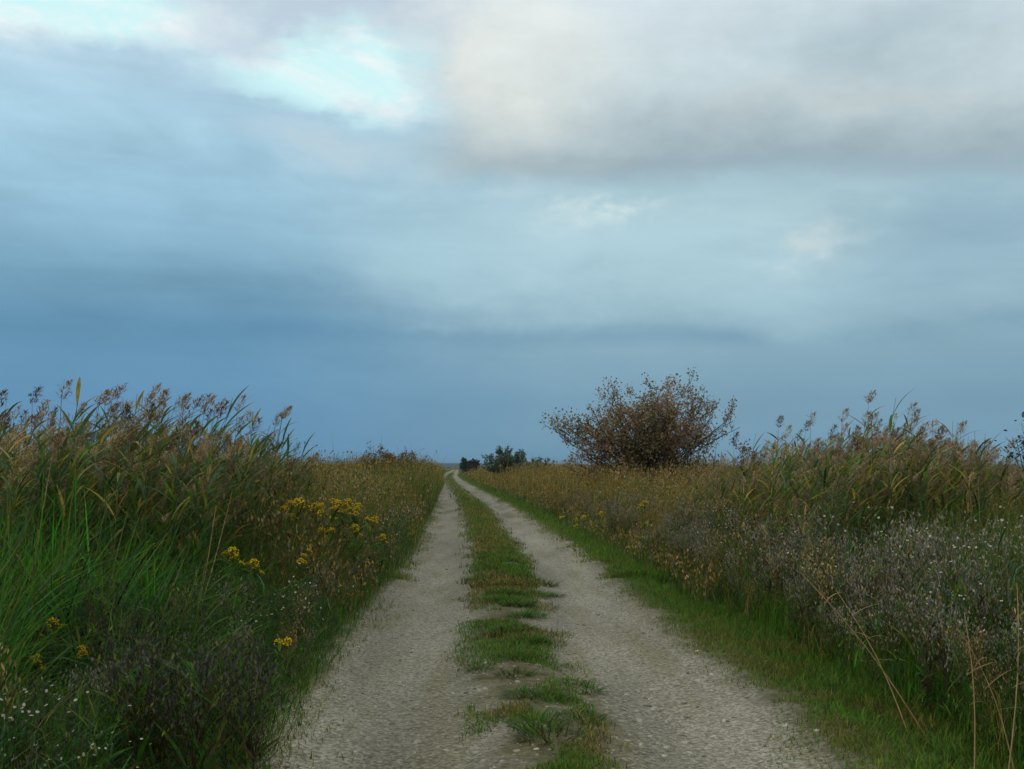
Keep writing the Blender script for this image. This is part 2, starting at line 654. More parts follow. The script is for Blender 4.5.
# verges: short green turf both sides
g = Geo()
for (n, y0, y1, side, d1, ln, w) in ((90000, 3.2, 14, 1, 1.5, 0.085, 0.006), (38000, 14, 45, 1, 1.15, 0.13, 0.012), (14000, 45, 220, 1, 1.1, 0.15, 0.03),
                                      (16000, 3.2, 14, -1, 0.45, 0.12, 0.006), (14000, 14, 45, -1, 0.6, 0.14, 0.011), (7000, 45, 220, -1, 0.8, 0.15, 0.03)):
    x, y, d = strip(n, y0, y1, -0.5, d1, side)
    dens = smooth(-0.24, 0.22, d - (0.10 if side > 0 else 0) * (1 - smooth(10, 24, y)) + (fbm(x * 1.8, y * 1.8, 3, 4) - 0.5) * 0.9)
    k = (rng.random(n) < dens) & inview(x, y)
    x, y, d = x[k], y[k], d[k]
    hh = ln * (0.45 + 0.9 * smooth(-0.2, 0.8, d)) * rng.uniform(0.6, 1.4, len(x)) * (0.7 + 0.6 * fbm(x * 1.1, y * 1.1, 9))
    g0 = smooth(-0.2, 0.35, d)[:, None]
    n2 = len(x)
    pt = 0.8 * smooth(0.54, 0.7, fbm(x * 1.6, y * 1.1, 29, 4))[:, None]
    cc = (pal(n2, [G_LUSH, G_OLIVE, G_DARK], [5, 2, 3]) * (1 - pt) + pal(n2, [G_OLIVE, G_YEL, B_DARK, G_DARK], [4, 2, 2, 1]) * pt) * g0 + pal(n2, [G_OLIVE, G_YEL, G_LUSH], [3, 2, 2]) * (1 - g0)
    az = rng.uniform(0, 2 * PI, n2)
    blades(g, np.stack([x, y, np.where(d < 0.5, track_z(x, y), 0.0) - 0.012], 1), hh, w * rng.uniform(0.7, 1.3, n2), az, np.abs(rng.normal(0, 0.45, n2)), np.abs(rng.normal(0.9, 0.4, n2)), cc, 3, 'grass', None, dry_tips(cc))
stuff(g.obj('verge_grass', MAT_LEAF), 'short green grass growing along both edges of the gravel track', 'grass')

# crown strip
g = Geo()


def crown_half(y):
    return np.interp(y, [0, 6, 9, 14, 22, 50, 200], [0.30, 0.34, 0.38, 0.44, 0.47, 0.56, 0.6])


def crown_mid(y):
    return np.interp(y, [0, 5.5, 8, 12, 20, 40, 100, 300], [-0.08, -0.07, -0.05, 0.0, 0.0, -0.02, 0, 0])


for (n, y0, y1, ln, w) in ((60000, 3.2, 13, 0.05, 0.006), (34000, 13, 45, 0.085, 0.012), (9000, 45, 260, 0.12, 0.03)):
    y = y0 + (y1 - y0) * rng.random(n) ** 1.5
    u = rng.normal(0, 0.62, n)
    x = xc(y) + crown_mid(y) + u * crown_half(y) * 1.25
    patch = fbm(x * 1.5, y * 1.1, 41, 3)
    thr = np.interp(y, [4, 8, 13, 25], [0.42, 0.41, 0.32, 0.22])
    ragged = np.abs(u) + (fbm(x * 3, y * 2, 50, 3) - 0.5) * 1.3
    k = (rng.random(n) < smooth(thr - 0.05, thr + 0.07, patch) * (1 - smooth(0.7, 1.0, ragged)))
    x, y = x[k], y[k]
    m = len(x)
    dry = smooth(0.40, 0.62, fbm(x * 2.0 + 9, y * 1.4, 77, 3))[:, None]
    cc = pal(m, [G_LUSH, G_DARK, G_OLIVE], [3, 2, 2]) * (1 - dry) + pal(m, [G_OLIVE, G_YEL, B_DARK, B_TAN], [3, 2, 2, 1]) * dry
    blades(g, np.stack([x, y, track_z(x, y) - 0.008], 1), ln * rng.uniform(0.5, 1.5, m), w * rng.uniform(0.7, 1.3, m), rng.uniform(0, 2 * PI, m), np.abs(rng.normal(0, 0.5, m)), np.abs(rng.normal(0.9, 0.5, m)), cc, 3)
stuff(g.obj('crown_grass', MAT_LEAF), 'patchy low grass and moss on the raised strip between the wheel tracks', 'grass')

# tufts on the crown: things
TUFTS = []
for k in range(8):
    g = Geo()
    n = 150
    a, r = rng.uniform(0, 2 * PI, n), 0.11 * np.sqrt(rng.random(n))
    broad = k % 4 == 3
    cc = pal(n, [G_LUSH, G_DARK, G_OLIVE] if k % 2 == 0 else [G_OLIVE, G_DARK, B_DARK, G_LUSH], None)
    blades(g, np.stack([r * np.cos(a), r * np.sin(a), np.zeros(n) - 0.008], 1), rng.uniform(0.05, 0.13, n), (0.009 if broad else 0.006) * rng.uniform(0.7, 1.3, n), a + rng.normal(0, .6, n), 0.1 + r * 5 + np.abs(rng.normal(0, 0.25, n)), np.abs(rng.normal(0.7, 0.3, n)), cc, 4, 'leaf' if broad else 'grass')
    TUFTS.append(Kind('grass_tuft', [('grass_tuft', g.mesh('grass_tuft', MAT_LEAF))]))
TL = ['fresh green fine-bladed', 'olive brown fine-bladed', 'fresh green fine-bladed', 'olive broad-leaved']
spots = [(585, 703, 0, .9, 'bright green grass tuft at the right of the strip, standing out over gravel'),
         (572, 695, 2, .7, 'small green tuft touching the bright tuft at the right of the strip'),
         (582, 735, 0, 1.0, 'dark green spiky tuft lowest but one on the strip, over gravel'),
         (535, 745, 2, 1.15, 'rounded green tuft nearest the camera on the centre strip'),
         (548, 757, 1, 1.2, 'brownish thin tuft at the bottom of the centre strip'),
         (522, 628, 2, 1.0, 'round bluish green tuft halfway along the patchy strip'),
         (528, 655, 0, 1.1, 'wide green clump just below the round bluish tuft'),
         (518, 672, 1, 1.1, 'brown and green tuft where the strip narrows to bare stones'),
         (480, 682, 1, .7, 'lone olive tuft out on the left of the strip'),
         (515, 690, 1, .9, 'dark tuft of withered blades between the narrow bare patches'),
         (522, 712, 0, .8, 'small green tuft in the thin middle of the strip'),
         (545, 715, 1, 1.0, 'withered brown tuft above the spiky dark one'),
         (505, 603, 2, 1.2, 'dense green tuft at the left of the broad turf island'),
         (535, 603, 0, 1.3, 'dense green tuft in the middle of the broad turf island'),
         (552, 600, 1, 1.0, 'olive tuft at the right tip of the broad turf island'),
         (520, 588, 1, 1.5, 'yellowish olive tuft on top of the broad turf island'),
         (545, 590, 1, 1.2, 'flat olive tuft near the right of the turf island'),
         (490, 592, 1, 1.0, 'flat yellow-green tuft pointing onto the left wheel track'),
         (505, 567, 0, 1.3, 'dark green tuft closing the strip above the bare gap'),
         (495, 560, 2, 1.2, 'green tuft just above the dark one at the gap'),
         (515, 547, 1, 1.3, 'brown edged tuft leaning to the right wheel track')]
for px_, py_, k, s, lb in spots:
    x, y = ground(px_, py_)
    TUFTS[k].place((x, y, float(track_z(x, y))), rng.uniform(0, 6.28), (s * 1.25, s * 1.25, s * rng.uniform(.7, 1.0)), lb, 'grass tuft', 'grass tufts on the centre strip')
for i in range(46):
    y = 8.5 + 22 * rng.random() ** 1.1
    u = float(np.clip(rng.normal(0, 0.4), -0.6, 0.6))
    x = float(xc(y) + crown_mid(y) + u * crown_half(y))
    k = int(rng.integers(8))
    where = 'left rim' if u < -0.25 else ('right rim' if u > 0.25 else 'middle')
    dist = 'by the broad turf island' if y < 13 else ('before the unbroken stretch' if y < 20 else 'far up the track')
    TUFTS[k].place((x, y, float(track_z(x, y))), rng.uniform(0, 6.28), (1.3, 1.3, rng.uniform(.6, 1.0)), f'{TL[k % 4]} tuft on the strip, {where}, {dist}', 'grass tuft', 'grass tufts on the centre strip')

# ------------------------------------------------------------------ tall herbage (stuff)
WIND = 0.0   # wind blows towards +x


def left_top(px):
    return np.interp(px, [0, 30, 80, 150, 210, 255, 285, 300, 330, 380, 440, 452], [398, 396, 388, 392, 402, 408, 418, 447, 457, 460, 463, 466])


def right_top(px):
    return np.interp(px, [460, 480, 540, 600, 680, 705, 735, 760, 800, 840, 870, 890, 930, 960, 985, 1005, 1024], [466, 465, 466, 470, 464, 455, 440, 430, 424, 420, 414, 412, 421, 428, 440, 450, 452])


LANES = [(at(px_, py_, Y_)[0], Y_, at(px_, py_, Y_)[2]) for px_, py_, Y_ in ((60, 608, 6.4), (78, 638, 6.0), (38, 646, 6.0), (30, 615, 6.6), (228, 538, 8.6), (250, 551, 8.8), (284, 630, 6.6))]


def clear_lane(x, y, L):
    """Herbage in front of a tansy stays below the sight line to its flowers."""
    for tx, ty, tz in LANES:
        m = (y < ty + 0.05) & (np.abs(x - tx * y / ty) < 0.17)
        L = np.where(m, np.minimum(L, np.maximum(0.15, (H - (H - tz) * y / ty) * 0.80)), L)
    return L * np.where((y < 5.8) & (x / y > -0.39) & (x / y < -0.24), 0.55, 1.0)


# lush broad grass on the left
g = Geo()
n = 36000
y = 2.6 + 11 * rng.random(n) ** 1.3
x = xc(y) - HALF - 0.15 - 5.5 * rng.random(n) ** 1.1
d = xc(y) - HALF - x
k = inview(x, y, 2.0) & (rng.random(n) < 0.25 + 0.75 * smooth(0.3, 1.3, d))
x, y, d = x[k], y[k], d[k]
n = len(x)
clump = fbm(x * 1.3, y * 1.3, 61, 3)
L = np.clip(0.42 + 0.58 * d, 0, 1.62) * rng.uniform(0.55, 1.15, n) * (0.72 + 0.55 * clump)
lush = smooth(0.28, 0.52, fbm(x * 0.7, y * 0.7, 63, 3))[:, None] * smooth(0.4, 1.4, d)[:, None]
cc = pal(n, [G_LUSH, (0.075, 0.21, 0.018), G_TEAL, G_DARK, G_OLIVE], [5, 2, 2, 3, 2], 0.35) * lush + pal(n, [G_DARK, G_OLIVE, B_DARK, B_TAN, G_TEAL], [4, 2, 3, 1, 2]) * (1 - lush)
W = np.interp(d, [0.2, 1.5, 2.5], [0.007, 0.016, 0.018]) * rng.uniform(0.5, 1.3, n)
L = clear_lane(x, y, L * np.interp(y, [3, 5.2, 7], [0.62, 0.78, 1.0]))
az = np.arctan2(rng.normal(0, 0.9, n), rng.normal(0.45, 0.9, n))
blades(g, np.stack([x, y, np.zeros(n)], 1), L, W, az, np.abs(rng.normal(0.15, 0.28, n)), np.abs(rng.normal(1.25, 0.8, n)), cc, 7, 'grass', None, dry_tips(cc))
# broad arching leaves standing out of the mass
k = (rng.random(n) < 0.26) & (d > 0.7)
m = int(k.sum())
blades(g, np.stack([x[k], y[k], L[k] * rng.uniform(0.15, 0.5, m)], 1), rng.uniform(0.25, 0.5, m), rng.uniform(0.016, 0.03, m), np.arctan2(rng.normal(0, 0.8, m), rng.normal(0.4, 0.8, m)), rng.uniform(0.5, 1.1, m), rng.uniform(0.3, 1.2, m), pal(m, [G_LUSH, G_TEAL, G_OLIVE, G_YEL], [4, 3, 2, 0.5]), 5, 'leaf')
stuff(g.obj('tall_grass', MAT_LEAF), 'lush dark green long grass filling the left bank below the reeds', 'tall grass')

# meadow further along both sides: mixed dry grasses and herbs
g = Geo()
for (n, y0, y1, side, d0, d1, w, hs) in ((26000, 10, 26, -1, 0.15, 5, 0.009, 1.0), (26000, 24, 70, -1, 0.15, 9, 0.02, 1.05), (14000, 65, 260, -1, 0.1, 30, 0.055, 1.1), (3000, 44, 150, -1, -0.75, 0.4, 0.03, 1.1),
                                          (30000, 12, 30, 1, 0.75, 6, 0.009, 1.0), (34000, 28, 75, 1, 0.8, 12, 0.02, 1.05), (16000, 70, 260, 1, 0.8, 34, 0.055, 1.1)):
    x, y, d = strip(n, y0, y1, d0, d1, side, 1.3)
    k = inview(x, y)
    if d0 < 0:      # growth leaning over the far left wheel track
        k &= d > -np.interp(y, [44, 57, 86, 110, 150], [0.0, 0.22, 0.62, 0.5, 0.2]) * rng.uniform(0.6, 1.1, n)
    x, y, d = x[k], y[k], d[k]
    n = len(x)
    cl = fbm(x * 0.35, y * 0.18, 81 if side < 0 else 83, 4)
    ramp = smooth(d0 - 0.1, d0 + (1.3 if side < 0 else 1.6), d)
    ramp = np.where((side < 0) & (y > 32), np.maximum(ramp, smooth(0.0, 0.6, d)), ramp)
    L = (0.40 + 1.0 * ramp) * rng.uniform(0.55, 1.15, n) * (0.50 + 0.98 * (0.6 * cl + 0.4 * fbm(x * 1.5, y * 0.7, 88, 2))) * hs * np.where(rng.random(n) < 0.04, 1.22, 1.0)
    if side < 0:
        L *= np.interp(y, [10, 18, 30, 70], [1.0, 1.08, 1.2, 1.3])
    if side > 0:
        L *= np.interp(y, [12, 30, 60], [0.80, 0.98, 1.12])
    far = smooth(20, 60, y)[:, None]
    gold = (smooth(0.40, 0.62, cl)[:, None] * 0.6 + 0.3 * far)
    if side > 0:
        gold = np.clip(gold + 0.3 * smooth(14, 26, y)[:, None], 0, 1)
    gold = np.clip(gold + (fbm(x * 1.3, y * 0.5, 87, 3)[:, None] - 0.5) * 1.5, 0, 1)
    gold = gold * smooth(0.0, 1.0, d - d0 + 0.1)[:, None]
    cc = pal(n, [B_GOLD, B_TAN, B_RUST, G_YEL, G_OLIVE, G_DARK], [4, 2, 2, 3, 3, 1]) * gold + pal(n, [G_OLIVE, G_DARK, G_TEAL, B_DARK, M_GREY, G_LUSH], [4, 3, 1, 1, 1, 3]) * (1 - gold)
    az = np.arctan2(rng.normal(0, 0.8, n), rng.normal(0.4, 0.7, n))
    blades(g, np.stack([x, y, np.zeros(n)], 1), L, w * rng.uniform(0.5, 1.4, n), az, np.abs(rng.normal(0.05, 0.16, n)), np.abs(rng.normal(0.45, 0.35, n)), cc, 4)
    # seed heads of the grasses
    k = rng.random(n) < 0.33
    hx, hy, hz = x[k] + 0.06 * L[k], y[k], L[k] * rng.uniform(0.75, 0.97, k.sum())
    for rep in range(3):
        chips(g, np.stack([hx + rng.normal(0, 0.02 + w, len(hx)), hy + rng.normal(0, 0.02, len(hx)), hz + rng.normal(0, 0.06, len(hx))], 1), (0.03 + 2.2 * w) * rng.uniform(0.6, 1.4, len(hx)), pal(len(hx), [B_TAN, B_GOLD, B_RUST, B_DARK, M_GREY], [4, 3, 2, 2, 1]), 0.45, 0.8)
stuff(g.obj('meadow_grass', MAT_DRY), 'golden brown and olive rank meadow running beside the track to the horizon', 'meadow')

# thin mixed grasses between the herbs on both banks
g = Geo()
for side, n, y0, y1, d0, d1 in ((1, 84000, 3.4, 22, 1.05, 6.0), (-1, 16000, 3.0, 24, 0.05, 2.4)):
    x, y, d = strip(n, y0, y1, d0, d1, side, 1.3)
    k = inview(x, y, 2.2)
    x, y, d = x[k], y[k], d[k]
    n = len(x)
    cl = fbm(x * 1.2, y * 1.0, 95 + side, 3)
    L = np.clip(0.24 + 0.40 * (d - d0 + 0.3), 0.15, 1.15) * rng.uniform(0.6, 1.25, n) * (0.7 + 0.6 * cl)
    L = clear_lane(x, y, L)
    gr = (smooth(0.42, 0.58, fbm(x * 0.9, y * 0.9, 97, 3)) * (1 - 0.6 * smooth(1.2, 3.2, d)))[:, None]
    cc = pal(n, [G_LUSH, G_DARK, G_OLIVE], [3, 3, 2]) * gr + pal(n, [G_OLIVE, B_TAN, G_DARK, G_LUSH, B_GOLD, B_DARK, G_TEAL], [4, 2, 3, 2, 1, 1, 2]) * (1 - gr)
    blades(g, np.stack([x, y, np.zeros(n)], 1), L, rng.uniform(0.004, 0.010, n), np.arctan2(rng.normal(0, 0.8, n), rng.normal(0.3, 0.8, n)), np.abs(rng.normal(0.08, 0.18, n)), np.abs(rng.normal(0.5, 0.4, n)), cc, 4)
stuff(g.obj('bank_grass', MAT_LEAF), 'thin green and straw coloured grasses growing between the herbs on both banks', 'grass')

# far marsh: coarse tussocks out to the horizon
g = Geo()
n = 9000
y = 200 + 1000 * rng.random(n) ** 1.6
x = (rng.random(n) - 0.5) * 1.15 * y
k = np.abs(x - xc(y)) > 4
x, y = x[k], y[k]
n = len(x)
blades(g, np.stack([x, y, np.zeros(n)], 1), rng.uniform(0.9, 1.7, n), 0.004 * y * rng.uniform(0.6, 1.6, n), rng.uniform(0, 6.28, n), np.abs(rng.normal(0, .1, n)), 0.3, pal(n, [G_OLIVE, B_GOLD, G_DARK, B_TAN], None), 3)
stuff(g.obj('far_marsh', MAT_DRY), 'flat olive marsh vegetation reaching the horizon beyond the meadow', 'marsh')


# ------------------------------------------------------------------ reeds
def reed(seed, dry, plume, bent, scale=1.0):
    """Returns three collectors: stem, leaves, plume (or None). About 2.3 m tall, leaning towards +x."""
    st, lf, pl = Geo(), Geo(), Geo()
    h = 1.0
    K = 9
    t = np.linspace(0, 1, K)
    bend = rng.uniform(0.0, 0.05) + bent * 0.8
    sx = bend * t ** 2.2
    sy = rng.normal(0, 0.03) * t ** 2
    P = np.stack([sx, np.zeros(K) + sy, t * (1 - 0.35 * bend)], 1) * 2.3
    cst = np.array(STRAW if dry > 0.6 else (G_YEL if dry > 0.3 else G_OLIVE)) * 0.75
    tube(st, P, 0.0048, 0.0022, cst, 4)
    nl = int(rng.integers(13, 18))
    for i in range(nl):
        tt = 0.22 + 0.72 * (i + rng.random() * 0.5) / nl
        p0 = np.array([np.interp(tt, t, P[:, j]) for j in range(3)])
        top = tt > 0.6
        L = rng.uniform(0.32, 0.58) * (0.85 if tt > 0.8 else 1)
        side = 1 if i % 2 else -1
        az = (0 if (side > 0 or rng.random() < 0.45) else PI) + rng.normal(0, 0.55)
        c = pal(1, [G_TEAL, G_TEAL, G_DARK, G_OLIVE, G_LUSH] if rng.random() > dry * 0.8 else [B_TAN, B_GOLD, G_YEL, G_OLIVE], None, 0.2)
        tip = c[0] * 0.5 + np.array(B_TAN) * 0.5 if rng.random() < 0.5 else c[0]
        blades(lf, p0[None], L, rng.uniform(0.026, 0.042), az, rng.uniform(0.35, 0.9), rng.uniform(0.6, 1.5) if not top else rng.uniform(0.4, 1.1), c, 6, 'leaf', rng.uniform(-0.5, 0.5), tip)
    if plume:
        n = 90
        c0 = np.array([0.34, 0.27, 0.175] if plume == 1 else [0.17, 0.135, 0.09])
        pk = rng.random(n)
        Lp = rng.uniform(0.15, 0.25)
        a = rng.uniform(0, 2 * PI, n)
        rad = 0.06 * np.sin(PI * np.clip(pk * 0.85 + 0.12, 0, 1)) * np.sqrt(rng.random(n))
        dirx, dirz = math.sin(bend * 2.0 + 0.08), math.cos(bend * 2.0 + 0.08)
        q = P[-1][None] + np.stack([dirx * Lp * pk + 0.05 * pk ** 2 + rad * np.cos(a), rad * np.sin(a), dirz * Lp * pk * (1 - 0.15 * pk)], 1)
        blades(pl, q - np.array([0, 0, 0.02]), rng.uniform(0.04, 0.08, n), rng.uniform(0.008, 0.016, n), np.where(rng.random(n) < 0.7, rng.normal(0, 0.9, n), a), rng.uniform(0.2, 1.1, n), rng.uniform(0.3, 1.6, n), pal(n, [c0, c0 * 0.75, c0 * 1.2], None, 0.15), 2, 'leaf')
        tube(pl, np.stack([P[-1], P[-1] + np.array([dirx, 0, dirz]) * Lp * 0.9]), 0.002, 0.001, c0 * 0.6, 3)
    return st, lf, pl if plume else None


specs = []   # (dry, plume, bent)
for k in range(18):
    specs.append(([0.1, 0.35, 0.75][k % 3], [1, 2, 0, 1, 0, 1, 0][k % 7], [0, 0, 0.12, 0.03][k % 4]))
REEDS = []
for k, (dry, pm, bent) in enumerate(specs):
    st, lf, pl = reed(k, dry, pm, bent)
    parts = [('stem', st.mesh('stem', MAT_DRY)), ('leaves', lf.mesh('leaves', MAT_LEAF))]
    if pl:
        parts.append(('plume', pl.mesh('plume', MAT_DRY)))
    allg = Geo()
    for gq in (st, lf, pl):
        if gq:
            allg.add(*gq.arrays())
    look = ('bent ' if bent > 0.1 else '') + f"{'green-leaved' if dry < .2 else ('yellowing' if dry < .5 else 'dry brown')} reed " + {1: 'with tan plume', 2: 'with dark plume', 0: 'without plume'}[pm]
    topz = 2.3 * (1 - 0.35 * bent) + (0.2 if pm else 0.05)
    REEDS.append((Kind('reed', parts), allg.arrays(), look, topz, dry))


def reed_sites(n, side):
    if side < 0:
        y = rng.uniform(8.6, 15.0, n)
        pxs = rng.uniform(-40, 306, n)
        x = (pxs - 512) / F * y
        d = xc(y) - HALF - x
        k = d > 1.25
        top = left_top(pxs)
    else:
        y = rng.uniform(11.0, 19, n)
        pxs = 676 + 389 * rng.random(n)
        x = (pxs - 512) / F * y
        d = x - xc(y) - HALF
        k = d > 1.7
        top = right_top(pxs)
    x, y, pxs, top = x[k], y[k], pxs[k], top[k]
    h = H + (467 - top) / F * y
    return x, y, pxs, h


def place_reeds(n_ind, n_stuff, side, dry_bias, stand, lim=0.86):
    x, y, pxs, h = reed_sites(n_ind * 2, side)
    x, y, pxs, h = x[:n_ind], y[:n_ind], pxs[:n_ind], h[:n_ind]
    o = np.argsort(pxs)
    for i in o:
        k = int(rng.choice(18, p=dry_bias / dry_bias.sum()))
        kd, _, look, topz, dry = REEDS[k]
        hh = h[i] * rng.choice([rng.uniform(0.95, 1.08), rng.uniform(0.76, 0.97), rng.uniform(0.76, 0.97)])
        s = hh / topz
        if side < 0:
            place = 'outer end of the left stand' if pxs[i] < 60 else ('tall middle of the left stand' if pxs[i] < 150 else ('dark green half of the left stand' if pxs[i] < 240 else 'road end of the left stand'))
        else:
            place = 'right stand just beside the shrub' if pxs[i] < 750 else ('right stand, shrub side' if pxs[i] < 840 else ('among the tallest right reeds' if pxs[i] < 925 else 'brown far end of the right stand'))
        row = 'front row' if y[i] < (11 if side < 0 else 14) else 'back row'
        kd.place((x[i], y[i], -0.02), rng.normal(0, 0.5), s, f'{look}, {place}, {row}', 'reed', stand, (rng.normal(0, .04), rng.normal(0.0, .07)))
    # the rest as one mass
    x, y, pxs, h = reed_sites(n_stuff * 2, side)
    x, y, h = x[:n_stuff], y[:n_stuff], h[:n_stuff]
    gg = Geo()
    kk = rng.choice(18, len(x), p=dry_bias / dry_bias.sum())
    for k in range(18):
        s = kk == k
        if s.any():
            hh = h[s] * rng.uniform(0.5, lim, s.sum()) / REEDS[k][3]
            gg.scatter(REEDS[k][1], np.stack([x[s], y[s], np.zeros(s.sum()) - 0.02], 1), rng.normal(0, 0.7, s.sum()), hh, 1 + rng.normal(0, 0.15, (s.sum(), 1)) * np.ones(3) + rng.normal(0, 0.025, (s.sum(), 3)))
    return gg


bias_l = np.array([[4, 2, 1.0][k % 3] for k in range(18)], float)
bias_r = np.array([[1.4, 2.4, 2.6][k % 3] for k in range(18)], float)
gl = place_reeds(140, 1300, -1, bias_l, 'reeds of the stand left of the track', 0.89)
stuff(gl.obj('reed_bed', MAT_LEAF), 'dense mass of lower reed stems and leaves inside the left stand', 'reed bed')
gr = place_reeds(140, 1900, 1, bias_r, 'reeds of the stand right of the track', 0.93)
stuff(gr.obj('reed_bed', MAT_LEAF), 'dense mass of yellow brown reed stems inside the right stand', 'reed bed')

# the reeds one can single out against the sky
solo = [(20, 385, 10.0, 1, 'dark plumed reed standing alone at the left edge against the sky'),
        (75, 375, 10.0, 0, 'tallest tan plumed reed of the left stand'),
        (103, 381, 10.5, 3, 'tan plumed reed next right of the tallest in the left stand'),
        (153, 383, 10.2, 12, 'green reed with broad leaves topped by tan plume, right of the left stand peak'),
        (218, 391, 11.0, 6, 'slim green reed with stepped leaves rising above the dark green half'),
        (262, 404, 11.5, 9, 'reed with two pale drooping plumes above the road end of the left stand'),
        (282, 405, 11.8, 12, 'last pale plumed reed at the road end of the left stand'),
        (318, 447, 13.0, 3, 'low tan plumed reed leaning out beyond the left stand, over the meadow'),
        (50, 382, 10.8, 1, 'thin brown plumed reed nodding left of the tallest reed'),
        (873, 383, 14.0, 3, 'tallest reed on the right, a lone thin plume against the sky'),
        (887, 391, 13.5, 6, 'green reed with flag-like leaves beside the tallest plume on the right'),
        (920, 405, 14.0, 1, 'dark plumed reed right of the flag-leaved green reed'),
        (963, 415, 13.0, 4, 'fluffy pinkish tan plumed reed at the brown far end on the right'),
        (848, 405, 14.5, 7, 'twin of thin dark plumed reed left of the tallest right reed'),
        (783, 412, 15.0, 1, 'thin dark plumed reed halfway between shrub and tallest right reed'),
        (820, 409, 15.0, 0, 'green reed with tan plume left of the right stand peak')]
for px_, py_, Y_, k, lb in solo:
    kd, _, look, topz, dry = REEDS[k]
    x, y, z = at(px_, py_, Y_)
    kd.place((x - 0.15, y, -0.02), rng.normal(0, 0.25), z / topz, lb, 'reed', 'reeds seen against the sky')


# ------------------------------------------------------------------ herbs: grey seeding asters, white asters, yellow tansy
def branchy(nb, h, spread, r, colr, g, up=0.35):
    """Upright herb skeleton; returns branch tips and points along."""
    tips, along = [], []
    main = np.stack([np.linspace(0, rng.normal(0, .05), 5), np.linspace(0, rng.normal(0, .05), 5), np.linspace(0, h * 0.8, 5)], 1)
    tube(g, main, r, r * 0.6, colr, 3)
    for b in range(nb):
        t0 = rng.uniform(0.25, 0.9)
        p0 = main[0] + (main[-1] - main[0]) * t0
        a = rng.uniform(0, 2 * PI)
        rr = spread * rng.uniform(0.3, 1) * (1.1 - 0.4 * t0)
        zt = h * rng.uniform(0.72, 1.0)
        p2 = np.array([p0[0] + rr * math.cos(a), p0[1] + rr * math.sin(a), max(zt, p0[2] + 0.08)])
        pm = (p0 + p2) / 2 + np.array([0.12 * rr * math.cos(a), 0.12 * rr * math.sin(a), -0.04])
        pts = np.stack([p0, pm, p2])
        tube(g, pts, r * 0.55, r * 0.3, colr, 3)
        tips.append(p2)
        for q in (0.35, 0.6, 0.8):
            along.append(p0 + (p2 - p0) * q)
    return np.array(tips), np.array(along)


HERBS = []
for k in range(10):
    st, lf, hd = Geo(), Geo(), Geo()
    brown = k % 5 == 4
    dark = k % 5 == 3
    cst = np.array(B_DARK) * (1.5 if not dark else 0.8)
    tips, along = branchy(20, 0.92, 0.24, 0.003, cst, st)
    allp = np.concatenate([tips, along, tips, tips])
    n = len(allp) * 3
    P = np.repeat(allp, 3, 0) + rng.normal(0, 1, (n, 3)) * np.array([0.018, 0.018, 0.045])
    cg = np.array(M_GREY) * np.array((0.26, 0.30, 0.27) if dark else (1, 1, 1)) if not brown else np.array(B_TAN)
    chips(hd, P, rng.uniform(0.016, 0.042, n), pal(n, [cg, cg * 0.6, cg * 1.25, np.array(B_TAN), np.array(G_OLIVE)], [4, 3, 2, 0 if dark else 1.5, 1.5], .18), 0.3, 1.2)
    NB = 46
    base = np.zeros((NB, 3))
    base[:, 2] = rng.uniform(0.05, 0.7, NB)
    base[:, :2] = rng.normal(0, 0.05, (NB, 2))
    blades(lf, base, rng.uniform(0.1, 0.26, NB), rng.uniform(0.010, 0.02, NB), rng.uniform(0, 6.28, NB), rng.uniform(0.3, 0.8, NB), rng.uniform(0.3, 1, NB), pal(NB, [G_DARK, G_LUSH, B_DARK, G_OLIVE], None), 3, 'leaf')
    allg = Geo()
    for q in (st, lf, hd):
        allg.add(*q.arrays())
    look = 'tan brown' if brown else ('dark withered' if dark else 'grey')
    HERBS.append((Kind('seeding_herb', [('stem', st.mesh('stem', MAT_DRY)), ('leaves', lf.mesh('leaves', MAT_LEAF)), ('seed_sprays', hd.mesh('seed_sprays', MAT_DRY))]), allg.arrays(), look))

herb_h = lambda d: np.clip(0.42 + 0.32 * d, 0.35, 1.02)


def herb_sites(n, side, y0, y1, d0, d1, pw=1.4):
    x, y, d = strip(n, y0, y1, d0, d1, side, pw)
    k = inview(x, y, 0.2 if n < 280 else 2.2)
    return x[k], y[k], d[k]


cnt = 0
for side, n, y0, y1, d0, d1 in ((1, 260, 4.2, 17, 1.0, 3.4), (-1, 70, 3.6, 9, 0.15, 1.5), (-1, 46, 10, 24, 0.25, 1.5)):
    x, y, d = herb_sites(n, side, y0, y1, d0, d1)
    for i in range(len(x)):
        if cnt >= 285:
            break
        cnt += 1
        if side < 0 and y[i] < 10:
            k = int(rng.choice([3, 8, 4, 3, 8, 0]))
        else:
            k = int(rng.choice(10, p=np.array([3, 3, 3, 1, 1.2] * 2) / 22.4))
        hh = float(clear_lane(x[i], y[i], herb_h(d[i]) * rng.uniform(0.75, 1.15)))
        band = ('by the turf' if d[i] < 1.4 else ('mid bank' if d[i] < 2.3 else 'up by the reeds')) if side > 0 else ('by the wheel track' if d[i] < 0.7 else 'by the long grass')
        dist = 'beside the camera' if y[i] < 6 else ('near the leaning straw' if (y[i] < 8.5 and side > 0) else ('a few metres off' if y[i] < 9 else ('below the tall reeds' if y[i] < 13 else 'towards the golden meadow')))
        HERBS[k][0].place((x[i], y[i], 0), rng.uniform(0, 6.28), (hh / 0.92 * 1.05, hh / 0.92 * 1.05, hh / 0.92), f'{HERBS[k][2]} seeding herb, {"right" if side > 0 else "left"} bank, {band}, {dist}', 'herb', 'herbs gone to seed along the banks', (rng.normal(0, .08), rng.normal(0.05, .08)))
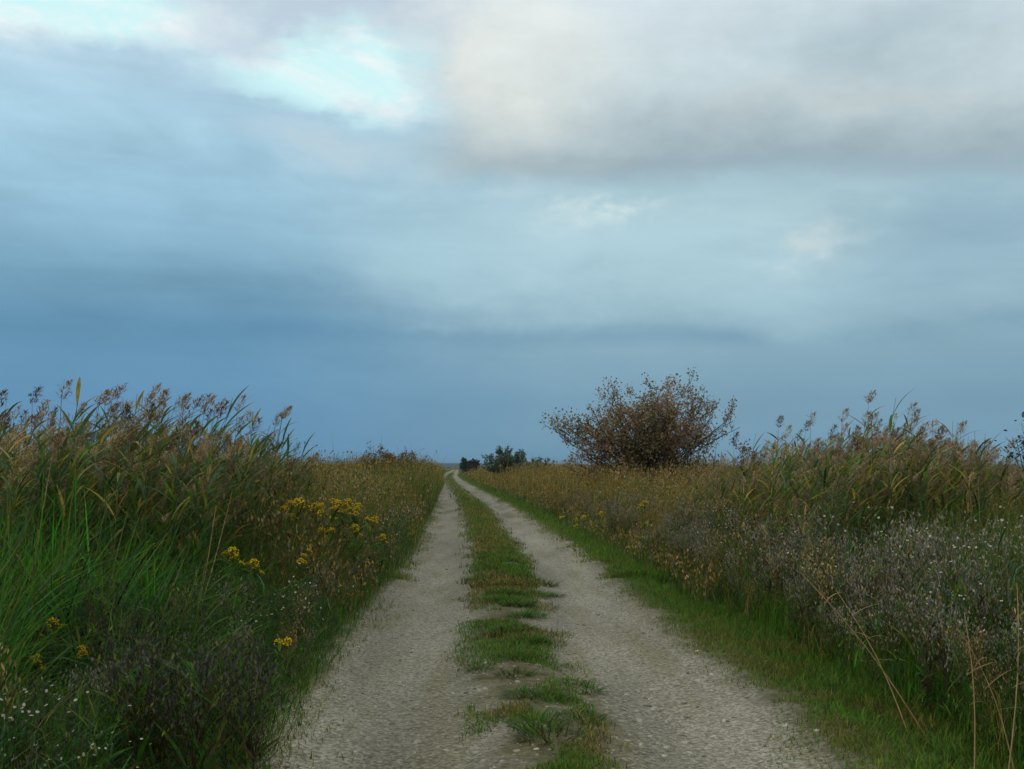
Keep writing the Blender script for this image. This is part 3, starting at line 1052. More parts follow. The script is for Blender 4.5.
for i in range(16):
    px_, Y_ = rng.uniform(125, 255), rng.uniform(4.5, 5.7)
    x_, y_, z_ = at(px_, rng.uniform(625, 690), Y_)
    k = int(rng.choice([3, 8]))
    HERBS[k][0].place((x_, y_, 0), rng.uniform(0, 6.28), (z_ / 0.92 * 1.3, z_ / 0.92 * 1.3, z_ / 0.92), f'{HERBS[k][2]} tangled herb in the dark patch between white asters and wheel track', 'herb', 'herbs gone to seed along the banks', (rng.normal(0, .1), rng.normal(0.05, .1)))
# beyond the countable ones
g = Geo()
for side, n, y0, y1, d0, d1 in ((1, 700, 5.5, 34, 0.95, 4.4), (-1, 300, 9, 40, 0.25, 2.2)):
    x, y, d = herb_sites(n, side, y0, y1, d0, d1, 1.1)
    kk = rng.choice(10, len(x), p=np.array([3, 3, 3, 1, 2] * 2) / 24)
    for k in range(10):
        s = kk == k
        if s.any():
            hh = herb_h(d[s]) * rng.uniform(0.6, 1.0, s.sum()) / 0.92
            g.scatter(HERBS[k][1], np.stack([x[s], y[s], np.zeros(s.sum())], 1), rng.uniform(0, 6.28, s.sum()), hh, 1 + rng.normal(0, 0.15, (s.sum(), 1)) * np.ones(3) + rng.normal(0, 0.025, (s.sum(), 3)))
stuff(g.obj('herb_thicket', MAT_DRY), 'tangle of grey brown seeding herbs filling the banks along the track', 'herb thicket')


def flower_mesh(r=0.011):
    g = Geo()
    n = 10
    a = np.arange(n) * 2 * PI / n
    for i in range(n):
        c, s = math.cos(a[i]), math.sin(a[i])
        tx, ty = -s, c
        V = [(0.25 * r * c - .12 * r * tx, 0.25 * r * s - .12 * r * ty, 0), (0.25 * r * c + .12 * r * tx, 0.25 * r * s + .12 * r * ty, 0), (r * c + .2 * r * tx, r * s + .2 * r * ty, -0.1 * r), (r * c - .2 * r * tx, r * s - .2 * r * ty, -0.1 * r)]
        g.add(V, [(0, 1, 2, 3)], (0.60, 0.60, 0.60))
    m = 6
    b = np.arange(m) * 2 * PI / m
    ring = np.stack([0.34 * r * np.cos(b), 0.34 * r * np.sin(b), np.full(m, 0.08 * r)], 1)
    top = np.stack([0.15 * r * np.cos(b), 0.15 * r * np.sin(b), np.full(m, 0.25 * r)], 1)
    q = [(i, (i + 1) % m, m + (i + 1) % m, m + i) for i in range(m)] + [(m, m + 1, m + 2, m + 3), (m, m + 3, m + 4, m + 5)]
    g.add(np.concatenate([ring, top]), q, (0.5, 0.34, 0.04))
    return g.mesh('flower', MAT_PETAL)


FLOWER = flower_mesh()


class FlowerKind(Kind):
    pass


def build_plant(name, kids, loc, rotz, sc, label, cat, group):
    """A thing whose parts sit at their own offsets: kids = [(name, mesh, offset, tilt, scale)]."""
    root = bpy.data.objects.new(name, None)
    root.empty_display_size = 0.1
    col.objects.link(root)
    for nm, me, off, tilt, s in kids:
        c = bpy.data.objects.new(nm, me)
        c.parent = root
        c.location, c.rotation_euler, c.scale = off, tilt, (s, s, s)
        col.objects.link(c)
    root.location, root.rotation_euler, root.scale = loc, (0, 0, rotz), (sc, sc, sc)
    return tag(root, label, cat, group)


ASTERS = []
for k in range(6):
    st, lf = Geo(), Geo()
    tips, along = branchy(9, 0.85, 0.27, 0.003, np.array(G_DARK) * 1.2, st)
    base = np.zeros((34, 3))
    base[:, 2] = rng.uniform(0.1, 0.72, 34)
    base[:, :2] = rng.normal(0, 0.04, (34, 2))
    blades(lf, base, rng.uniform(0.07, 0.17, 34), rng.uniform(0.006, 0.012, 34), rng.uniform(0, 6.28, 34), rng.uniform(0.3, 1.0, 34), rng.uniform(0.2, 0.9, 34), pal(34, [G_DARK, G_OLIVE, G_TEAL], None), 3, 'leaf')
    sm, lm = st.mesh('stem', MAT_LEAF), lf.mesh('leaves', MAT_LEAF)
    fl = [(tuple(p + np.array([0, 0, 0.004])), (rng.normal(0, .5) + 0.35, rng.normal(0, .5), 0), rng.uniform(0.55, 0.9)) for p in tips[:7]]
    fl += [(tuple(p + rng.normal(0, 0.03, 3)), (rng.normal(0, .6) + 0.35, rng.normal(0, .6), 0), rng.uniform(0.4, 0.7)) for p in along[rng.choice(len(along), 4)]]
    ASTERS.append([('stem', sm, (0, 0, 0), (0, 0, 0), 1), ('leaves', lm, (0, 0, 0), (0, 0, 0), 1)] + [('flower', FLOWER, o, t, s) for o, t, s in fl])
sites = []
x, y, d = herb_sites(150, 1, 4.6, 16, 1.0, 4.4, 1.0)
sites += [(a, b, c, 1) for a, b, c in zip(x, y, d)]
for i in range(17):   # lower left corner
    px_, py_ = rng.uniform(-10, 118), rng.uniform(655, 760)
    Y_ = rng.uniform(3.9, 5.2)
    x_, y_, z_ = at(px_, py_, Y_)
    sites.append((x_, y_, z_, -1))
for i in range(14):   # bluish asters along the left edge of the track
    px_, py_ = rng.uniform(372, 432), rng.uniform(492, 545)
    Y_ = rng.uniform(13, 20)
    x_, y_, z_ = at(px_, py_, Y_)
    x_ = min(x_, float(xc(Y_)) - HALF - 0.1)
    sites.append((x_, y_, min(z_, 1.0), -2))
for i in range(9):
    px_, py_ = rng.uniform(225, 330), rng.uniform(560, 600)
    Y_ = rng.uniform(7, 9)
    x_, y_, z_ = at(px_, py_, Y_)
    sites.append((x_, y_, z_, -3))
ATXT = {-1: 'in the lower left corner', -2: 'by the left wheel track past the yellow clump', -3: 'on the left bank below the yellow clump'}
SIZ = ['sparse', 'bushy', 'tall thin']
for (x_, y_, z_, s_) in sites:
    k = int(rng.integers(6))
    h = herb_h(z_) * rng.uniform(0.9, 1.25) if s_ > 0 else max(0.3, z_)
    where = ATXT.get(s_) or ('on the right bank ' + ('by the turf' if z_ < 1.6 else ('among grey herbs' if z_ < 2.5 else 'up by the reeds')) + (', near the leaning straw' if y_ < 7.5 else (', further on' if y_ < 10 else ', past the straw')))
    build_plant('white_aster', ASTERS[k], (x_, y_, 0), rng.uniform(0, 6.28) * 0 + rng.normal(0, 0.8), h / 0.85, f'{SIZ[k % 3]} white-flowered aster {where}', 'aster', 'white asters flowering on the banks')

# tansy
TANSY = []


def tansy_head():
    g = Geo()
    n = 34
    a, r = rng.uniform(0, 6.28, n), 0.062 * np.sqrt(rng.random(n))
    P = np.stack([r * np.cos(a), r * np.sin(a), 0.02 - 9 * r ** 2 + rng.normal(0, .011, n)], 1)
    m = 5
    b = np.arange(m) * 2 * PI / m
    for p in P:
        s = rng.uniform(0.008, 0.012)
        ring = np.stack([p[0] + s * np.cos(b), p[1] + s * np.sin(b), np.full(m, p[2])], 1)
        top = np.stack([p[0] + .5 * s * np.cos(b), p[1] + .5 * s * np.sin(b), np.full(m, p[2] + 0.6 * s)], 1)
        c = np.array([0.80, 0.58, 0.02]) * rng.uniform(0.7, 1.15)
        g.add(np.concatenate([ring, top]), [(i, (i + 1) % m, m + (i + 1) % m, m + i) for i in range(m)] + [(m, m + 1, m + 2, m + 3)], c)
        tube(g, [(0, 0, -0.05), tuple(p)], 0.0012, 0.001, G_OLIVE, 3)
    return g.mesh('flower_head', MAT_PETAL)


HEADS = [tansy_head() for _ in range(4)]
for k in range(5):
    st, lf = Geo(), Geo()
    tips = []
    for s_ in range(2):
        a = rng.uniform(0, 6.28)
        P = np.stack([np.linspace(0, 1, 5) ** 1.5 * 0.055 * math.cos(a), np.linspace(0, 1, 5) ** 1.5 * 0.055 * math.sin(a), np.linspace(0, rng.uniform(0.85, 1), 5)], 1)
        tube(st, P, 0.0045, 0.0025, np.array(G_OLIVE), 4)
        tips.append(P[-1])
        for b in range(14):
            t0 = rng.uniform(0.15, 0.9)
            p0 = P[0] + (P[-1] - P[0]) * t0
            blades(lf, p0[None], rng.uniform(0.1, 0.2), rng.uniform(0.02, 0.04), rng.uniform(0, 6.28), rng.uniform(0.5, 1.0), rng.uniform(0.2, 0.8), pal(1, [G_DARK, G_LUSH, G_OLIVE]), 4, 'leaf')
    sm, lm = st.mesh('stem', MAT_LEAF), lf.mesh('leaves', MAT_LEAF)
    kids = [('stem', sm, (0, 0, 0), (0, 0, 0), 1), ('leaves', lm, (0, 0, 0), (0, 0, 0), 1)]
    for p in tips:
        kids.append(('flower_head', HEADS[int(rng.integers(4))], tuple(p), (rng.normal(0.25, .2), rng.normal(0, .25), rng.uniform(0, 6)), rng.uniform(0.6, 0.85)))
        kids.append(('flower_head', HEADS[int(rng.integers(4))], tuple(p + np.array([rng.normal(0, .07), rng.normal(0, .07), rng.uniform(-.07, 0.0)])), (rng.normal(0.3, .3), rng.normal(0, .3), 0), rng.uniform(0.4, 0.65)))
    TANSY.append(kids)
tan = [(60, 608, 6.4, 'tansy with orange-yellow flower heads nearest the camera at left, upper of two'), (78, 638, 6.0, 'tansy with orange-yellow flower heads just below and right of the nearest one'),
       (38, 646, 6.0, 'dull orange tansy low in the dark grass at the left edge'), (30, 615, 6.6, 'small tansy peeping from the grass at the far left'),
       (228, 538, 8.6, 'single yellow tansy in the long grass left of the clump'), (250, 551, 8.8, 'tansy with a pale yellow head below the single one'), 
       (286, 490, 11.0, 'bright yellow tansy leading the clump on its left'), (300, 497, 11.5, 'yellow tansy in the left half of the clump, behind green blades'), (318, 493, 12.5, 'yellow tansy at the back of the clump near its left half'),
       (330, 498, 12.2, 'yellow tansy in the centre of the clump, upper row'), (343, 502, 12.2, 'yellow tansy in the centre of the clump, lower row'), (352, 490, 13.0, 'tall yellow tansy crowning the clump on the right'),
       (358, 506, 12.6, 'broad yellow tansy in the right half of the clump'), (372, 509, 13.2, 'brightest yellow tansy at the right end of the clump'), (380, 529, 13.0, 'orange tinged tansy hanging lowest at the right of the clump'),
       (352, 518, 12.4, 'half hidden tansy under the broad yellow one'), (306, 548, 9.6, 'yellow tansy low on the left bank below the clump'), (326, 519, 11.5, 'yellow tansy low in the front of the clump'),
       (284, 630, 6.6, 'orange tansy bent low beside the left wheel track'), 
       (562, 513, 21, 'pale yellow tansy farthest along the right bank'), (585, 512, 20, 'yellow tansy second along the right bank from the golden meadow'), (601, 508, 20, 'yellow tansy on the right bank in front of the gold grass'), (643, 500, 18, 'yellow tansy on the right bank under the shrub'), (575, 521, 18.5, 'low yellow tansy growing nearest the right verge turf')]
for px_, py_, Y_, lb in tan:
    x_, y_, z_ = at(px_, py_, Y_)
    build_plant('tansy', TANSY[int(rng.integers(5))], (x_, y_, 0), rng.uniform(0, 6.28), max(z_, 0.35) * 0.98, lb, 'tansy', 'yellow tansy flowering on the banks')

# dry straw stalks -------------------------------------------------
stalks = [((800, 572), (884, 682), 6.4, 'long straw-coloured stalk leaning left across the right bank'), ((836, 590), (866, 650), 6.6, 'thin forked straw stalk behind the long leaning one'),
          ((1017, 583), (1011, 708), 5.6, 'upright pale dead stalk at the right edge of the bank'), ((966, 640), (992, 712), 5.7, 'brown dead stalk tilted left of the upright pale one'),
          ((964, 612), (966, 650), 5.9, 'short broken straw stub above the tilted brown stalk'), ((216, 505), (205, 560), 8.5, 'pale straw stalk standing in the left long grass'),
          ((232, 492), (218, 540), 8.6, 'straw stalk leaning right in the left long grass'), ((872, 480), (874, 540), 11.5, 'yellow dead reed stem standing in the middle of the right stand'),
          ((846, 478), (847, 535), 11.8, 'bright straw stem left of the yellow dead reed stem'), ((970, 490), (969, 570), 10.8, 'pale brown stem at the brown end of the right stand'), ((978, 480), (977, 560), 11.0, 'pale straw stem next to the pale brown stem on the right')]
for (x0, y0), (x1, y1), Y_, lb in stalks:
    a, b = np.array(at(x0, y0, Y_ + 0.1)), np.array(at(x1, y1, Y_ - 0.1))
    foot = b + (b - a) * (b[2] / max(a[2] - b[2], 0.05))
    g = Geo()
    t = np.linspace(0, 1, 7)[:, None]
    P = foot + (a - foot) * t + np.array([0.03, 0, 0.03]) * np.sin(t * PI)
    tube(g, P - foot, 0.0042 if Y_ < 7 else 0.006, 0.002, np.array(STRAW) * 0.85, 5)
    root = bpy.data.objects.new('dry_stalk', None)
    col.objects.link(root)
    root.location = foot
    g.obj('stem', MAT_DRY, root)
    l = Geo()
    for q in (0.45, 0.62, 0.8):
        p0 = (foot + (a - foot) * q) - foot
        blades(l, p0[None], rng.uniform(0.12, 0.25), 0.012, rng.uniform(-0.8, 0.8), rng.uniform(0.6, 1.3), rng.uniform(0.4, 1.4), [np.array(STRAW) * 0.7], 4, 'leaf')
    l.obj('withered_leaves', MAT_DRY, root)
    tag(root, lb, 'stalk', 'dry straw stalks on the banks')


# ------------------------------------------------------------------ shrubs
def shrub(name, label, cat, cx, cy, width, height, leafcols, leafsize, nstem, nleaf, dome=1.0, upright=0.0, gap=0.55, thick=1.0, barkc=(0.05, 0.042, 0.035), group=None, seed=1, lobes=None):
    r = np.random.default_rng(seed)
    root = bpy.data.objects.new(name, None)
    col.objects.link(root)
    root.location = (cx, cy, 0)
    tk = Geo()
    clusters = []
    limbs = []
    for s_ in range(nstem):
        a = 2 * PI * s_ / nstem + r.normal(0, 0.3)
        out = math.sqrt(r.uniform(0.03, 0.9))
        ex, ey = math.cos(a) * out * width / 2 * 0.95, math.sin(a) * out * width / 2 * 0.7
        ez = height * (math.sqrt(max(0.02, 1 - (out * 0.93) ** 2 * dome)) * (r.uniform(0.4, 0.75) if r.random() < 0.3 else r.uniform(0.88, 1.0)))
        if lobes is not None:
            ez *= np.interp(ex / (width / 2), lobes[0], lobes[1])
        e = np.array([ex, ey, ez])
        t = np.linspace(0, 1, 7)[:, None]
        p0 = np.array([r.normal(0, .12) * width * 0.2, r.normal(0, .1) * width * 0.2, 0])
        P = p0 + (e - p0) * np.concatenate([t ** (1.0 + 0.5 * (1 - upright)), t ** (1.0 + 0.5 * (1 - upright)), t ** 0.85], 1) + r.normal(0, 0.02 * height, (7, 3)) * np.sin(t * PI)
        g = Geo()
        tube(g, P, 0.008 * height * thick, 0.0018 * height * thick, barkc, 5)
        for b in range(11):
            tb = r.uniform(0.22, 1.0) ** 0.75
            q0 = np.array([np.interp(tb, t[:, 0], P[:, j]) for j in range(3)])
            ab = r.uniform(0, 2 * PI)
            ln = height * r.uniform(0.10, 0.27) * (1.15 - 0.5 * tb)
            el = r.uniform(0.1, 1.1) + upright * 0.5
            dd = np.array([math.cos(ab) * math.cos(el), math.sin(ab) * math.cos(el), math.sin(el)])
            q1 = q0 + dd * ln
            tube(g, [q0, (q0 + q1) / 2 + np.array([0, 0, -0.02 * height * 0.3]), q1], 0.0026 * height, 0.001 * height, barkc, 3)
            for tw in range(3):
                w0 = q0 + (q1 - q0) * r.uniform(0.4, 1)
                d2 = dd + r.normal(0, .55, 3) + np.array([0, 0, 0.3 + upright])
                d2 /= np.linalg.norm(d2)
                w1 = w0 + d2 * height * r.uniform(0.04, 0.11)
                tube(g, [w0, w1], 0.0018 * height, 0.001 * height, barkc, 3)
                if r.random() > gap * 0.35:
                    for q in (0.15, 0.6, 1.0):
                        clusters.append(w0 + (w1 - w0) * q)
        limbs.append(g)
    tkg = Geo()
    tube(tkg, [(0, 0, -0.05), (0, 0, 0.12 * height)], 0.03 * height, 0.022 * height, barkc, 7)
    tkg.obj('trunk', MAT_BARK, root)
    for g in limbs:
        g.obj('branch', MAT_BARK, root)
    cl = np.array(clusters)
    idx = r.integers(len(cl), size=nleaf)
    P = cl[idx] + r.normal(0, 0.023 * height, (nleaf, 3))
    P = P[P[:, 2] > 0.05]
    global rng
    keep, rng = rng, r
    n = len(P)
    hue = fbm(P[:, 0] * 0.8 + 5, P[:, 2] * 0.8, seed, 2)
    c = pal(n, leafcols, None, 0.2)
    c2 = pal(n, leafcols[:max(1, len(leafcols) // 2)], None, 0.2)
    k = smooth(0.4, 0.6, hue)[:, None]
    g = Geo()
    chips(g, P, leafsize * rng.uniform(0.6, 1.4, n), c * (1 - k) + c2 * k, 0.6)
    rng = keep
    g.obj('crown', MAT_LEAF, root)
    return tag(root, label, cat, group)


RB = [(0.26, 0.20, 0.12), (0.31, 0.25, 0.19), (0.25, 0.19, 0.07), (0.18, 0.17, 0.08), (0.14, 0.155, 0.06), (0.10, 0.12, 0.055)]
bx, by, _ = at(641, 470, 36)
shrub('round_shrub', 'large rounded reddish brown shrub with thinning leaves right of the track', 'shrub', bx + 0.2, by, 7.9, 4.5, RB, 0.092, 60, 25000, 0.62, 0.15, 0.35, seed=6,
      lobes=([-1, -0.7, -0.35, 0.0, 0.5, 1], [0.85, 0.82, 0.9, 1.0, 0.98, 0.95]))
bx, by, _ = at(507, 460, 88)
GR = [(0.11, 0.165, 0.11), (0.12, 0.18, 0.12), (0.09, 0.13, 0.09)]
shrub('willow_bush', 'grey green willow bush with upright shoots left of the round shrub', 'bush', bx, by, 5.0, 3.05, GR, 0.15, 44, 8000, 0.75, 0.6, 0.1, seed=8)
bx, by, _ = at(535, 464, 80)
shrub('low_bush', 'low olive bush between the willow bush and the round shrub', 'bush', bx, by, 4.2, 2.2, GR + [(0.08, 0.075, 0.04)], 0.16, 18, 3000, 0.7, 0.3, 0.2, seed=9)
bx, by, _ = at(465, 462, 190)
shrub('dark_bush', 'small dark green bush at the far end of the track, beside the road bend', 'bush', bx, by, 2.6, 3.1, [(0.06, 0.09, 0.065), (0.075, 0.11, 0.075)], 0.25, 18, 2600, 0.7, 0.4, 0.1, seed=12)
bx, by, _ = at(474, 463, 185)
shrub('dark_bush', 'small russet tinged bush right of the dark one at the track end', 'bush', bx, by, 3.0, 2.8, [(0.09, 0.05, 0.035), (0.04, 0.055, 0.04)], 0.25, 18, 2600, 0.7, 0.3, 0.1, seed=13)
bx, by, _ = at(391, 460, 46)
shrub('reddish_bush', 'low reddish brown bush rising over the left meadow', 'bush', bx, by, 3.4, 2.45, [(0.16, 0.12, 0.065), (0.08, 0.085, 0.04), (0.14, 0.10, 0.055)], 0.075, 34, 9000, 0.6, 0.2, 0.1, seed=15)
bx, by, _ = at(1040, 450, 14)
shrub('leafy_bush', 'dark leafed bush reaching in at the right edge beyond the reeds', 'bush', bx, by, 1.3, 2.15, [(0.03, 0.05, 0.03), (0.05, 0.06, 0.035)], 0.06, 7, 1100, 0.5, 0.6, 0.3, seed=18)
# distant low shore
MH, nt, p = new_mat('far_shore')
tc = nt.nodes.new('ShaderNodeTexCoord')
_, r1 = noise_rgb(nt, 0.02, 6, (0.035, 0.06, 0.04), (0.07, 0.08, 0.045), tc.outputs['Object'])
nt.links.new(r1.outputs['Color'], p.inputs['Base Color'])
p.inputs['Roughness'].default_value = 1
g = Geo()
n = 240
hx = np.linspace(-2600, 2600, n)
hz = 4 + 7 * fbm(hx * 0.004, hx * 0, 91, 4)
V = np.concatenate([np.stack([hx, np.full(n, y_), hz * s_], 1) for y_, s_ in ((2150, 0), (2180, 0.7), (2230, 1.0), (2320, 0.9), (2400, 0))])
q = [(j * n + i, j * n + i + 1, (j + 1) * n + i + 1, (j + 1) * n + i) for j in range(4) for i in range(n - 1)]
g.add(V, q, (0.05, 0.07, 0.04))
structure(g.obj('hills', MH))

# ------------------------------------------------------------------ haze
HAZE = True
if HAZE:
    me = bpy.data.meshes.new('haze')
    X0, X1, Y0, Y1, Z0, Z1 = -4050, 4050, -4050, 4050, -1, 12.5
    vs = [(x, y, z) for z in (Z0, Z1) for y in (Y0, Y1) for x in (X0, X1)]
    me.from_pydata(vs, [], [(0, 2, 3, 1), (4, 5, 7, 6), (0, 1, 5, 4), (2, 6, 7, 3), (0, 4, 6, 2), (1, 3, 7, 5)])
    m = bpy.data.materials.new('haze')
    m.use_nodes = True
    nt = m.node_tree
    nt.nodes.clear()
    out = nt.nodes.new('ShaderNodeOutputMaterial')
    pv = nt.nodes.new('ShaderNodeVolumePrincipled')
    pv.inputs['Color'].default_value = (0.24, 0.46, 0.70, 1)
    pv.inputs['Density'].default_value = 0.0002
    pv.inputs['Anisotropy'].default_value = 0.0
    nt.links.new(pv.outputs[0], out.inputs['Volume'])
    me.materials.append(m)
    ho = bpy.data.objects.new('haze', me)
    col.objects.link(ho)
    stuff(ho, 'thin bluish haze over the far marsh', 'haze')

# ------------------------------------------------------------------ sky
SUN_AZ, SUN_EL = -105.0, 20.0       # degrees clockwise from +Y (the view direction)
w = bpy.data.worlds.new('World')
scene.world = w
w.use_nodes = True
nt = w.node_tree
bg = nt.nodes['Background']
STR = 0.1
bg.inputs['Strength'].default_value = STR


class S:
    def __init__(self, s):
        self.s = s

    @staticmethod
    def op(o, a, b=None, c=None):
        m = nt.nodes.new('ShaderNodeMath')
        m.operation = o
        for i, v in enumerate((a, b, c)):
            if v is None:
                continue
            if isinstance(v, S):
                nt.links.new(v.s, m.inputs[i])
            else:
                m.inputs[i].default_value = v
        return S(m.outputs[0])

    def __add__(a, b): return S.op('ADD', a, b)
    __radd__ = __add__
    def __sub__(a, b): return S.op('SUBTRACT', a, b)
    def __rsub__(a, b): return S.op('SUBTRACT', b, a)
    def __mul__(a, b): return S.op('MULTIPLY', a, b)
    __rmul__ = __mul__
    def __truediv__(a, b): return S.op('DIVIDE', a, b)
    def __rtruediv__(a, b): return S.op('DIVIDE', b, a)


def sstep(v, a, b):
    m = nt.nodes.new('ShaderNodeMapRange')
    m.interpolation_type = 'SMOOTHSTEP'
    nt.links.new(v.s, m.inputs['Value'])
    m.inputs['From Min'].default_value, m.inputs['From Max'].default_value = a, b
    return S(m.outputs[0])


def vec(x, y, z):
    m = nt.nodes.new('ShaderNodeCombineXYZ')
    for i, v in enumerate((x, y, z)):
        if isinstance(v, S):
            nt.links.new(v.s, m.inputs[i])
        else:
            m.inputs[i].default_value = v
    return m.outputs[0]


def noise(v, scale, detail=5, rough=0.55, dist=0.0):
    n = nt.nodes.new('ShaderNodeTexNoise')
    nt.links.new(v, n.inputs['Vector'])
    n.inputs['Scale'].default_value = scale
    n.inputs['Detail'].default_value = detail
    n.inputs['Roughness'].default_value = rough
    n.inputs['Distortion'].default_value = dist
    return S(n.outputs['Fac'])


def rampc(v, stops):
    r = nt.nodes.new('ShaderNodeValToRGB')
    e = r.color_ramp.elements
    while len(e) > 1:
        e.remove(e[-1])
    for i, (p_, c_) in enumerate(stops):
        el = e[0] if i == 0 else e.new(p_)
        el.position = p_
        el.color = (*lin(c_), 1)
    nt.links.new(v.s, r.inputs['Fac'])
    return r.outputs['Color']


def mx(fac, a, b, mode='MIX'):
    m = nt.nodes.new('ShaderNodeMix')
    m.data_type = 'RGBA'
    m.blend_type = mode
    if isinstance(fac, S):
        nt.links.new(fac.s, m.inputs[0])
    else:
        m.inputs[0].default_value = fac
    for s_, i in ((a, 6), (b, 7)):
        if isinstance(s_, tuple):
            m.inputs[i].default_value = (*s_, 1)
        else:
            nt.links.new(s_, m.inputs[i])
    return m.outputs[2]


tc = nt.nodes.new('ShaderNodeTexCoord')
sp = nt.nodes.new('ShaderNodeSeparateXYZ')
nt.links.new(tc.outputs['Generated'], sp.inputs[0])
X, Y, Z = S(sp.outputs[0]), S(sp.outputs[1]), S(sp.outputs[2])
AZ = S.op('ARCTAN2', X, Y) * (180 / PI)
EL = S.op('ARCSINE', Z) * (180 / PI)
Zp = S.op('MAXIMUM', Z, 0.0) + 0.10
PX_, PY_ = X / Zp, Y / Zp
cp = vec(PX_, PY_, 0.0)                              # cloud deck coordinates
st = vec(AZ * 0.05 + EL * 0.03, EL * 0.16, 3.3)                 # layered streaks low down
n_big = noise(cp, 0.9, 6, 0.55, 0.3)
n_str = noise(st, 1.6, 6, 0.5, 0.5)
n_str2 = noise(vec(AZ * 0.02, EL * 0.34, 8.1), 1.5, 5, 0.5, 0.3)
n_w1 = noise(vec(AZ * 0.09, EL * 0.17, 1.0), 1.0, 6, 0.58)
n_w2 = noise(vec(AZ * 0.09, EL * 0.17, 7.0), 1.0, 6, 0.58)
n_wisp = noise(vec(AZ * 0.14 + EL * 0.12, EL * 0.42, 2.0), 1.0, 9, 0.62, 0.6)
n_f = noise(vec(AZ * 0.22, EL * 0.36, 4.0), 1.0, 6, 0.6)
AW = AZ + (n_w1 - 0.5) * 15.0
EW = EL + (n_w2 - 0.5) * 7.0


def blob(a0, e0, ra, re, soft=1.0):
    d = S.op('SQRT', ((AW - a0) * (1 / ra)) * ((AW - a0) * (1 / ra)) + ((EW - e0) * (1 / re)) * ((EW - e0) * (1 / re)))
    return 1.0 - sstep(d, 1.0 - soft * 0.75, 1.0 + soft * 0.45)


e01 = EL * (1 / 90.0)
base_l = rampc(e01, [(0.0, (101, 146, 180)), (0.035, (101, 147, 182)), (0.085, (102, 148, 179)), (0.115, (124, 167, 193)), (0.155, (150, 191, 214)), (0.20, (168, 206, 226)), (0.26, (188, 214, 229)), (0.33, (190, 212, 224)), (0.6, (205, 216, 224)), (1.0, (212, 220, 226))])
base_r = rampc(e01, [(0.0, (116, 154, 178)), (0.04, (122, 159, 181)), (0.075, (138, 173, 190)), (0.115, (162, 194, 207)), (0.155, (172, 202, 212)), (0.20, (166, 197, 210)), (0.26, (176, 206, 222)), (0.33, (190, 212, 224)), (0.6, (205, 216, 224)), (1.0, (212, 220, 226))])
c = mx(sstep(AZ + (n_w2 - 0.5) * 14.0, -18.0, 8.0), base_l, base_r)
# layered light and dark
lay = (n_str - 0.5) * 0.50 + (n_str2 - 0.5) * 0.30 + (n_w2 - 0.5) * 0.35 + (n_f - 0.5) * 0.15 + (n_wisp - 0.5) * 0.34
lay = lay * (0.25 + 0.6 * sstep(EL, 3.0, 12.0)) + 1.0
lv = nt.nodes.new('ShaderNodeCombineColor')
for i, k in enumerate((1.0, 0.92, 0.84)):
    nt.links.new((1.0 + (lay - 1.0) * k).s, lv.inputs[i])
c = mx(1.0, c, lv.outputs[0], 'MULTIPLY')
# dark band low over the horizon
band = (1.0 - sstep(S.op('ABSOLUTE', EL - 7.3 + (n_w2 - 0.5) * 2.6), 0.0, 1.0)) * 0.30 * sstep(n_w1, 0.35, 0.6)
c = mx(band, c, lin((88, 134, 168)))
# lighter patch in the middle, warm flecks
c = mx(blob(5.0, 11.6, 12.0, 3.2, 1.3) * (0.35 + 0.7 * n_wisp), c, lin((180, 213, 224)))
c = mx(blob(5.2, 14.2, 3.6, 1.0, 1.5) * sstep(n_f, 0.36, 0.56) * 0.85, c, lin((222, 236, 236)))
c = mx(blob(14.8, 12.4, 3.0, 1.0, 1.5) * sstep(n_f, 0.42, 0.62) * 0.7, c, lin((208, 220, 222)))
c = mx(blob(-10.5, 17.6, 5.0, 0.9, 1.6) * 0.45, c, lin((206, 216, 222)))
c = mx(blob(25.0, 12.2, 7.0, 3.0, 1.3) * 0.5, c, lin((126, 162, 186)))
c = mx(blob(-1.0, 16.2, 4.5, 1.0, 1.5) * sstep(n_wisp, 0.35, 0.6) * 0.6, c, lin((205, 228, 236)))
# clear gaps
nis = nt.nodes.new('ShaderNodeTexSky')
nis.sky_type = 'NISHITA'
nis.sun_disc = False
nis.sun_elevation = R(SUN_EL)
nis.sun_rotation = R(SUN_AZ)
# greyish veil clouds along the top
veil = sstep(EW, 21.0, 24.0) * (1.0 - sstep(AZ, -4.0, 0.0)) * sstep(AZ, -24.0, -18.0)
c = mx(veil * 0.7, c, lin((193, 207, 221)))
gap = blob(-27.5, 23.8, 10.5, 2.8, 0.8) * 1.15
gap2 = blob(-9.8, 21.3, 7.0, 2.3, 1.1)
gapm = S.op('MAXIMUM', gap, gap2)
gapm = S.op('MINIMUM', gapm * sstep(n_wisp * 0.55 + n_f * 0.45 + gapm * 0.42, 0.40, 0.62) * 1.2, 1.0)
nsc = nt.nodes.new('ShaderNodeMix')
nsc.data_type = 'RGBA'
nsc.inputs[0].default_value = 0.93
nt.links.new(nis.outputs['Color'], nsc.inputs[6])
gw = mx(sstep(n_wisp, 0.40, 0.64), lin((214, 253, 255)), lin((246, 254, 254)))
nt.links.new(mx(1.0, gw, (1 / STR, 1 / STR, 1 / STR), 'MULTIPLY'), nsc.inputs[7])
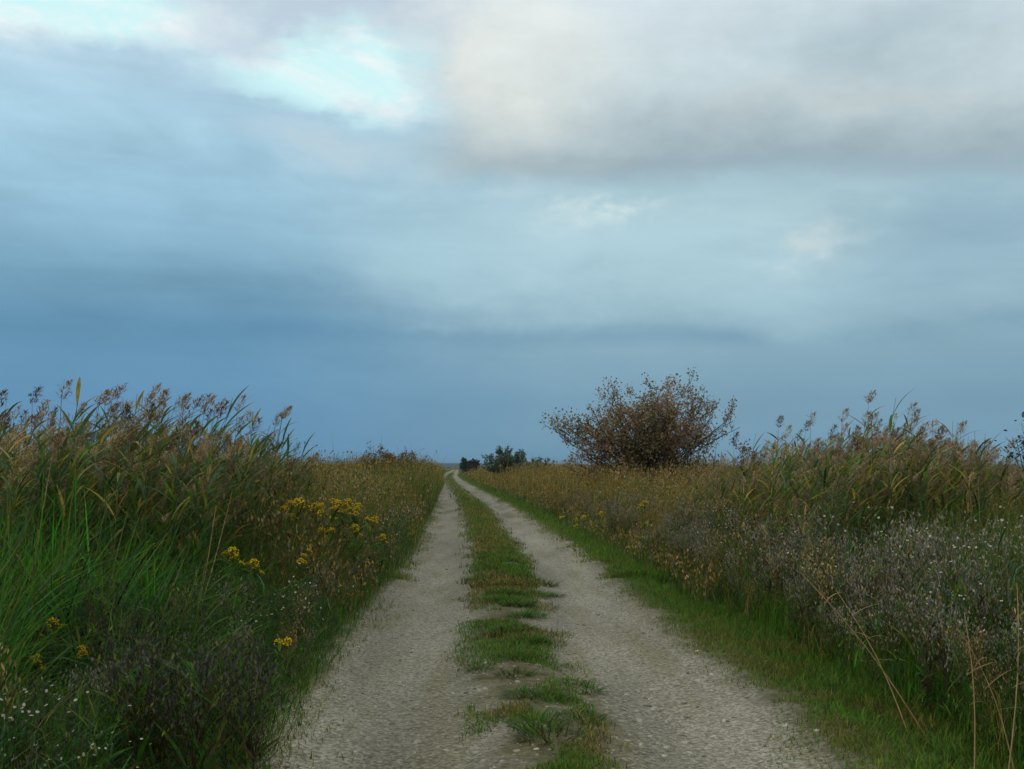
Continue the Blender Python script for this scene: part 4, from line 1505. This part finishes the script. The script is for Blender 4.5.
# the great cloud on the right
edge_l = AW * 1.0
EC = EL + S.op('MAXIMUM', AZ - 12.0, 0.0) * 0.09 + (n_w2 - 0.5) * 3.0 + (n_f - 0.5) * 1.8
cl = sstep(EC + (n_wisp - 0.5) * 1.6, 14.9, 17.0) * sstep(AZ + (n_w1 - 0.5) * 9.0 + (n_f - 0.5) * 5.0, -7.0, -1.6)
clc = rampc((EC - 15.4) * (1 / 12.0), [(0.0, (146, 169, 181)), (0.14, (158, 178, 188)), (0.32, (184, 201, 207)), (0.5, (204, 220, 225)), (0.85, (212, 226, 233)), (1.0, (206, 217, 224))])
clc = mx(blob(-1.0, 22.0, 6.0, 5.0, 1.5) * 0.55, clc, lin((244, 242, 230)))
clc = mx(blob(21.0, 22.0, 6.5, 2.4, 1.3) * 0.6, clc, lin((160, 183, 194)))
clc = mx(blob(19.0, 18.9, 8.0, 0.9, 1.3) * 0.3, clc, lin((206, 212, 210)))
clv = nt.nodes.new('ShaderNodeCombineColor')
cl_n = 1.0 + (n_f - 0.5) * 0.26 + (n_big - 0.5) * 0.25 + (n_wisp - 0.5) * 0.16
for i in range(3):
    nt.links.new(cl_n.s, clv.inputs[i])
clc = mx(1.0, clc, clv.outputs[0], 'MULTIPLY')
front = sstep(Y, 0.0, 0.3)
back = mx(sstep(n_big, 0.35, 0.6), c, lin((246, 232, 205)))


def up(cc):
    return mx(1.0, cc, (1 / STR, 1 / STR, 1 / STR), 'MULTIPLY')


full = mx(cl * 0.95, c, clc)
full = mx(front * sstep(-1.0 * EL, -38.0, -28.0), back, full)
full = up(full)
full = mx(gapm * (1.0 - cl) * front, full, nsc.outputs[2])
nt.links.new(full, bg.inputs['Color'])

# sun, soft behind cloud
sl = bpy.data.lights.new('sun', 'SUN')
sl.energy = 0.9
sl.angle = R(14)
sl.color = (1.0, 0.86, 0.66)
so = bpy.data.objects.new('sun', sl)
col.objects.link(so)
a = R(SUN_AZ)
dv = (math.sin(a) * math.cos(R(SUN_EL)), math.cos(a) * math.cos(R(SUN_EL)), math.sin(R(SUN_EL)))
from mathutils import Vector
so.rotation_euler = Vector(dv).to_track_quat('Z', 'Y').to_euler()
so.location = (-20, -10, 20)

# ------------------------------------------------------------------ camera and render
cam = bpy.data.cameras.new('camera')
cam.sensor_width = 36.0
cam.lens = 36.0 * F / 1024
cam.clip_start = 0.05
cam.clip_end = 12000
co = bpy.data.objects.new('camera', cam)
col.objects.link(co)
co.location = (0, 0, H)
co.rotation_euler = (PI / 2 + PITCH, 0, 0)
scene.camera = co
vs = scene.view_settings
vs.view_transform = 'Standard'
vs.look = 'None'
vs.exposure = 0
vs.gamma = 1
vs.use_curve_mapping = False
scene.render.filter_size = 1.9
cy = scene.cycles
cy.use_denoising = True
cy.max_bounces = 6
cy.diffuse_bounces = 3
cy.transmission_bounces = 3
cy.volume_bounces = 0
cy.transparent_max_bounces = 4
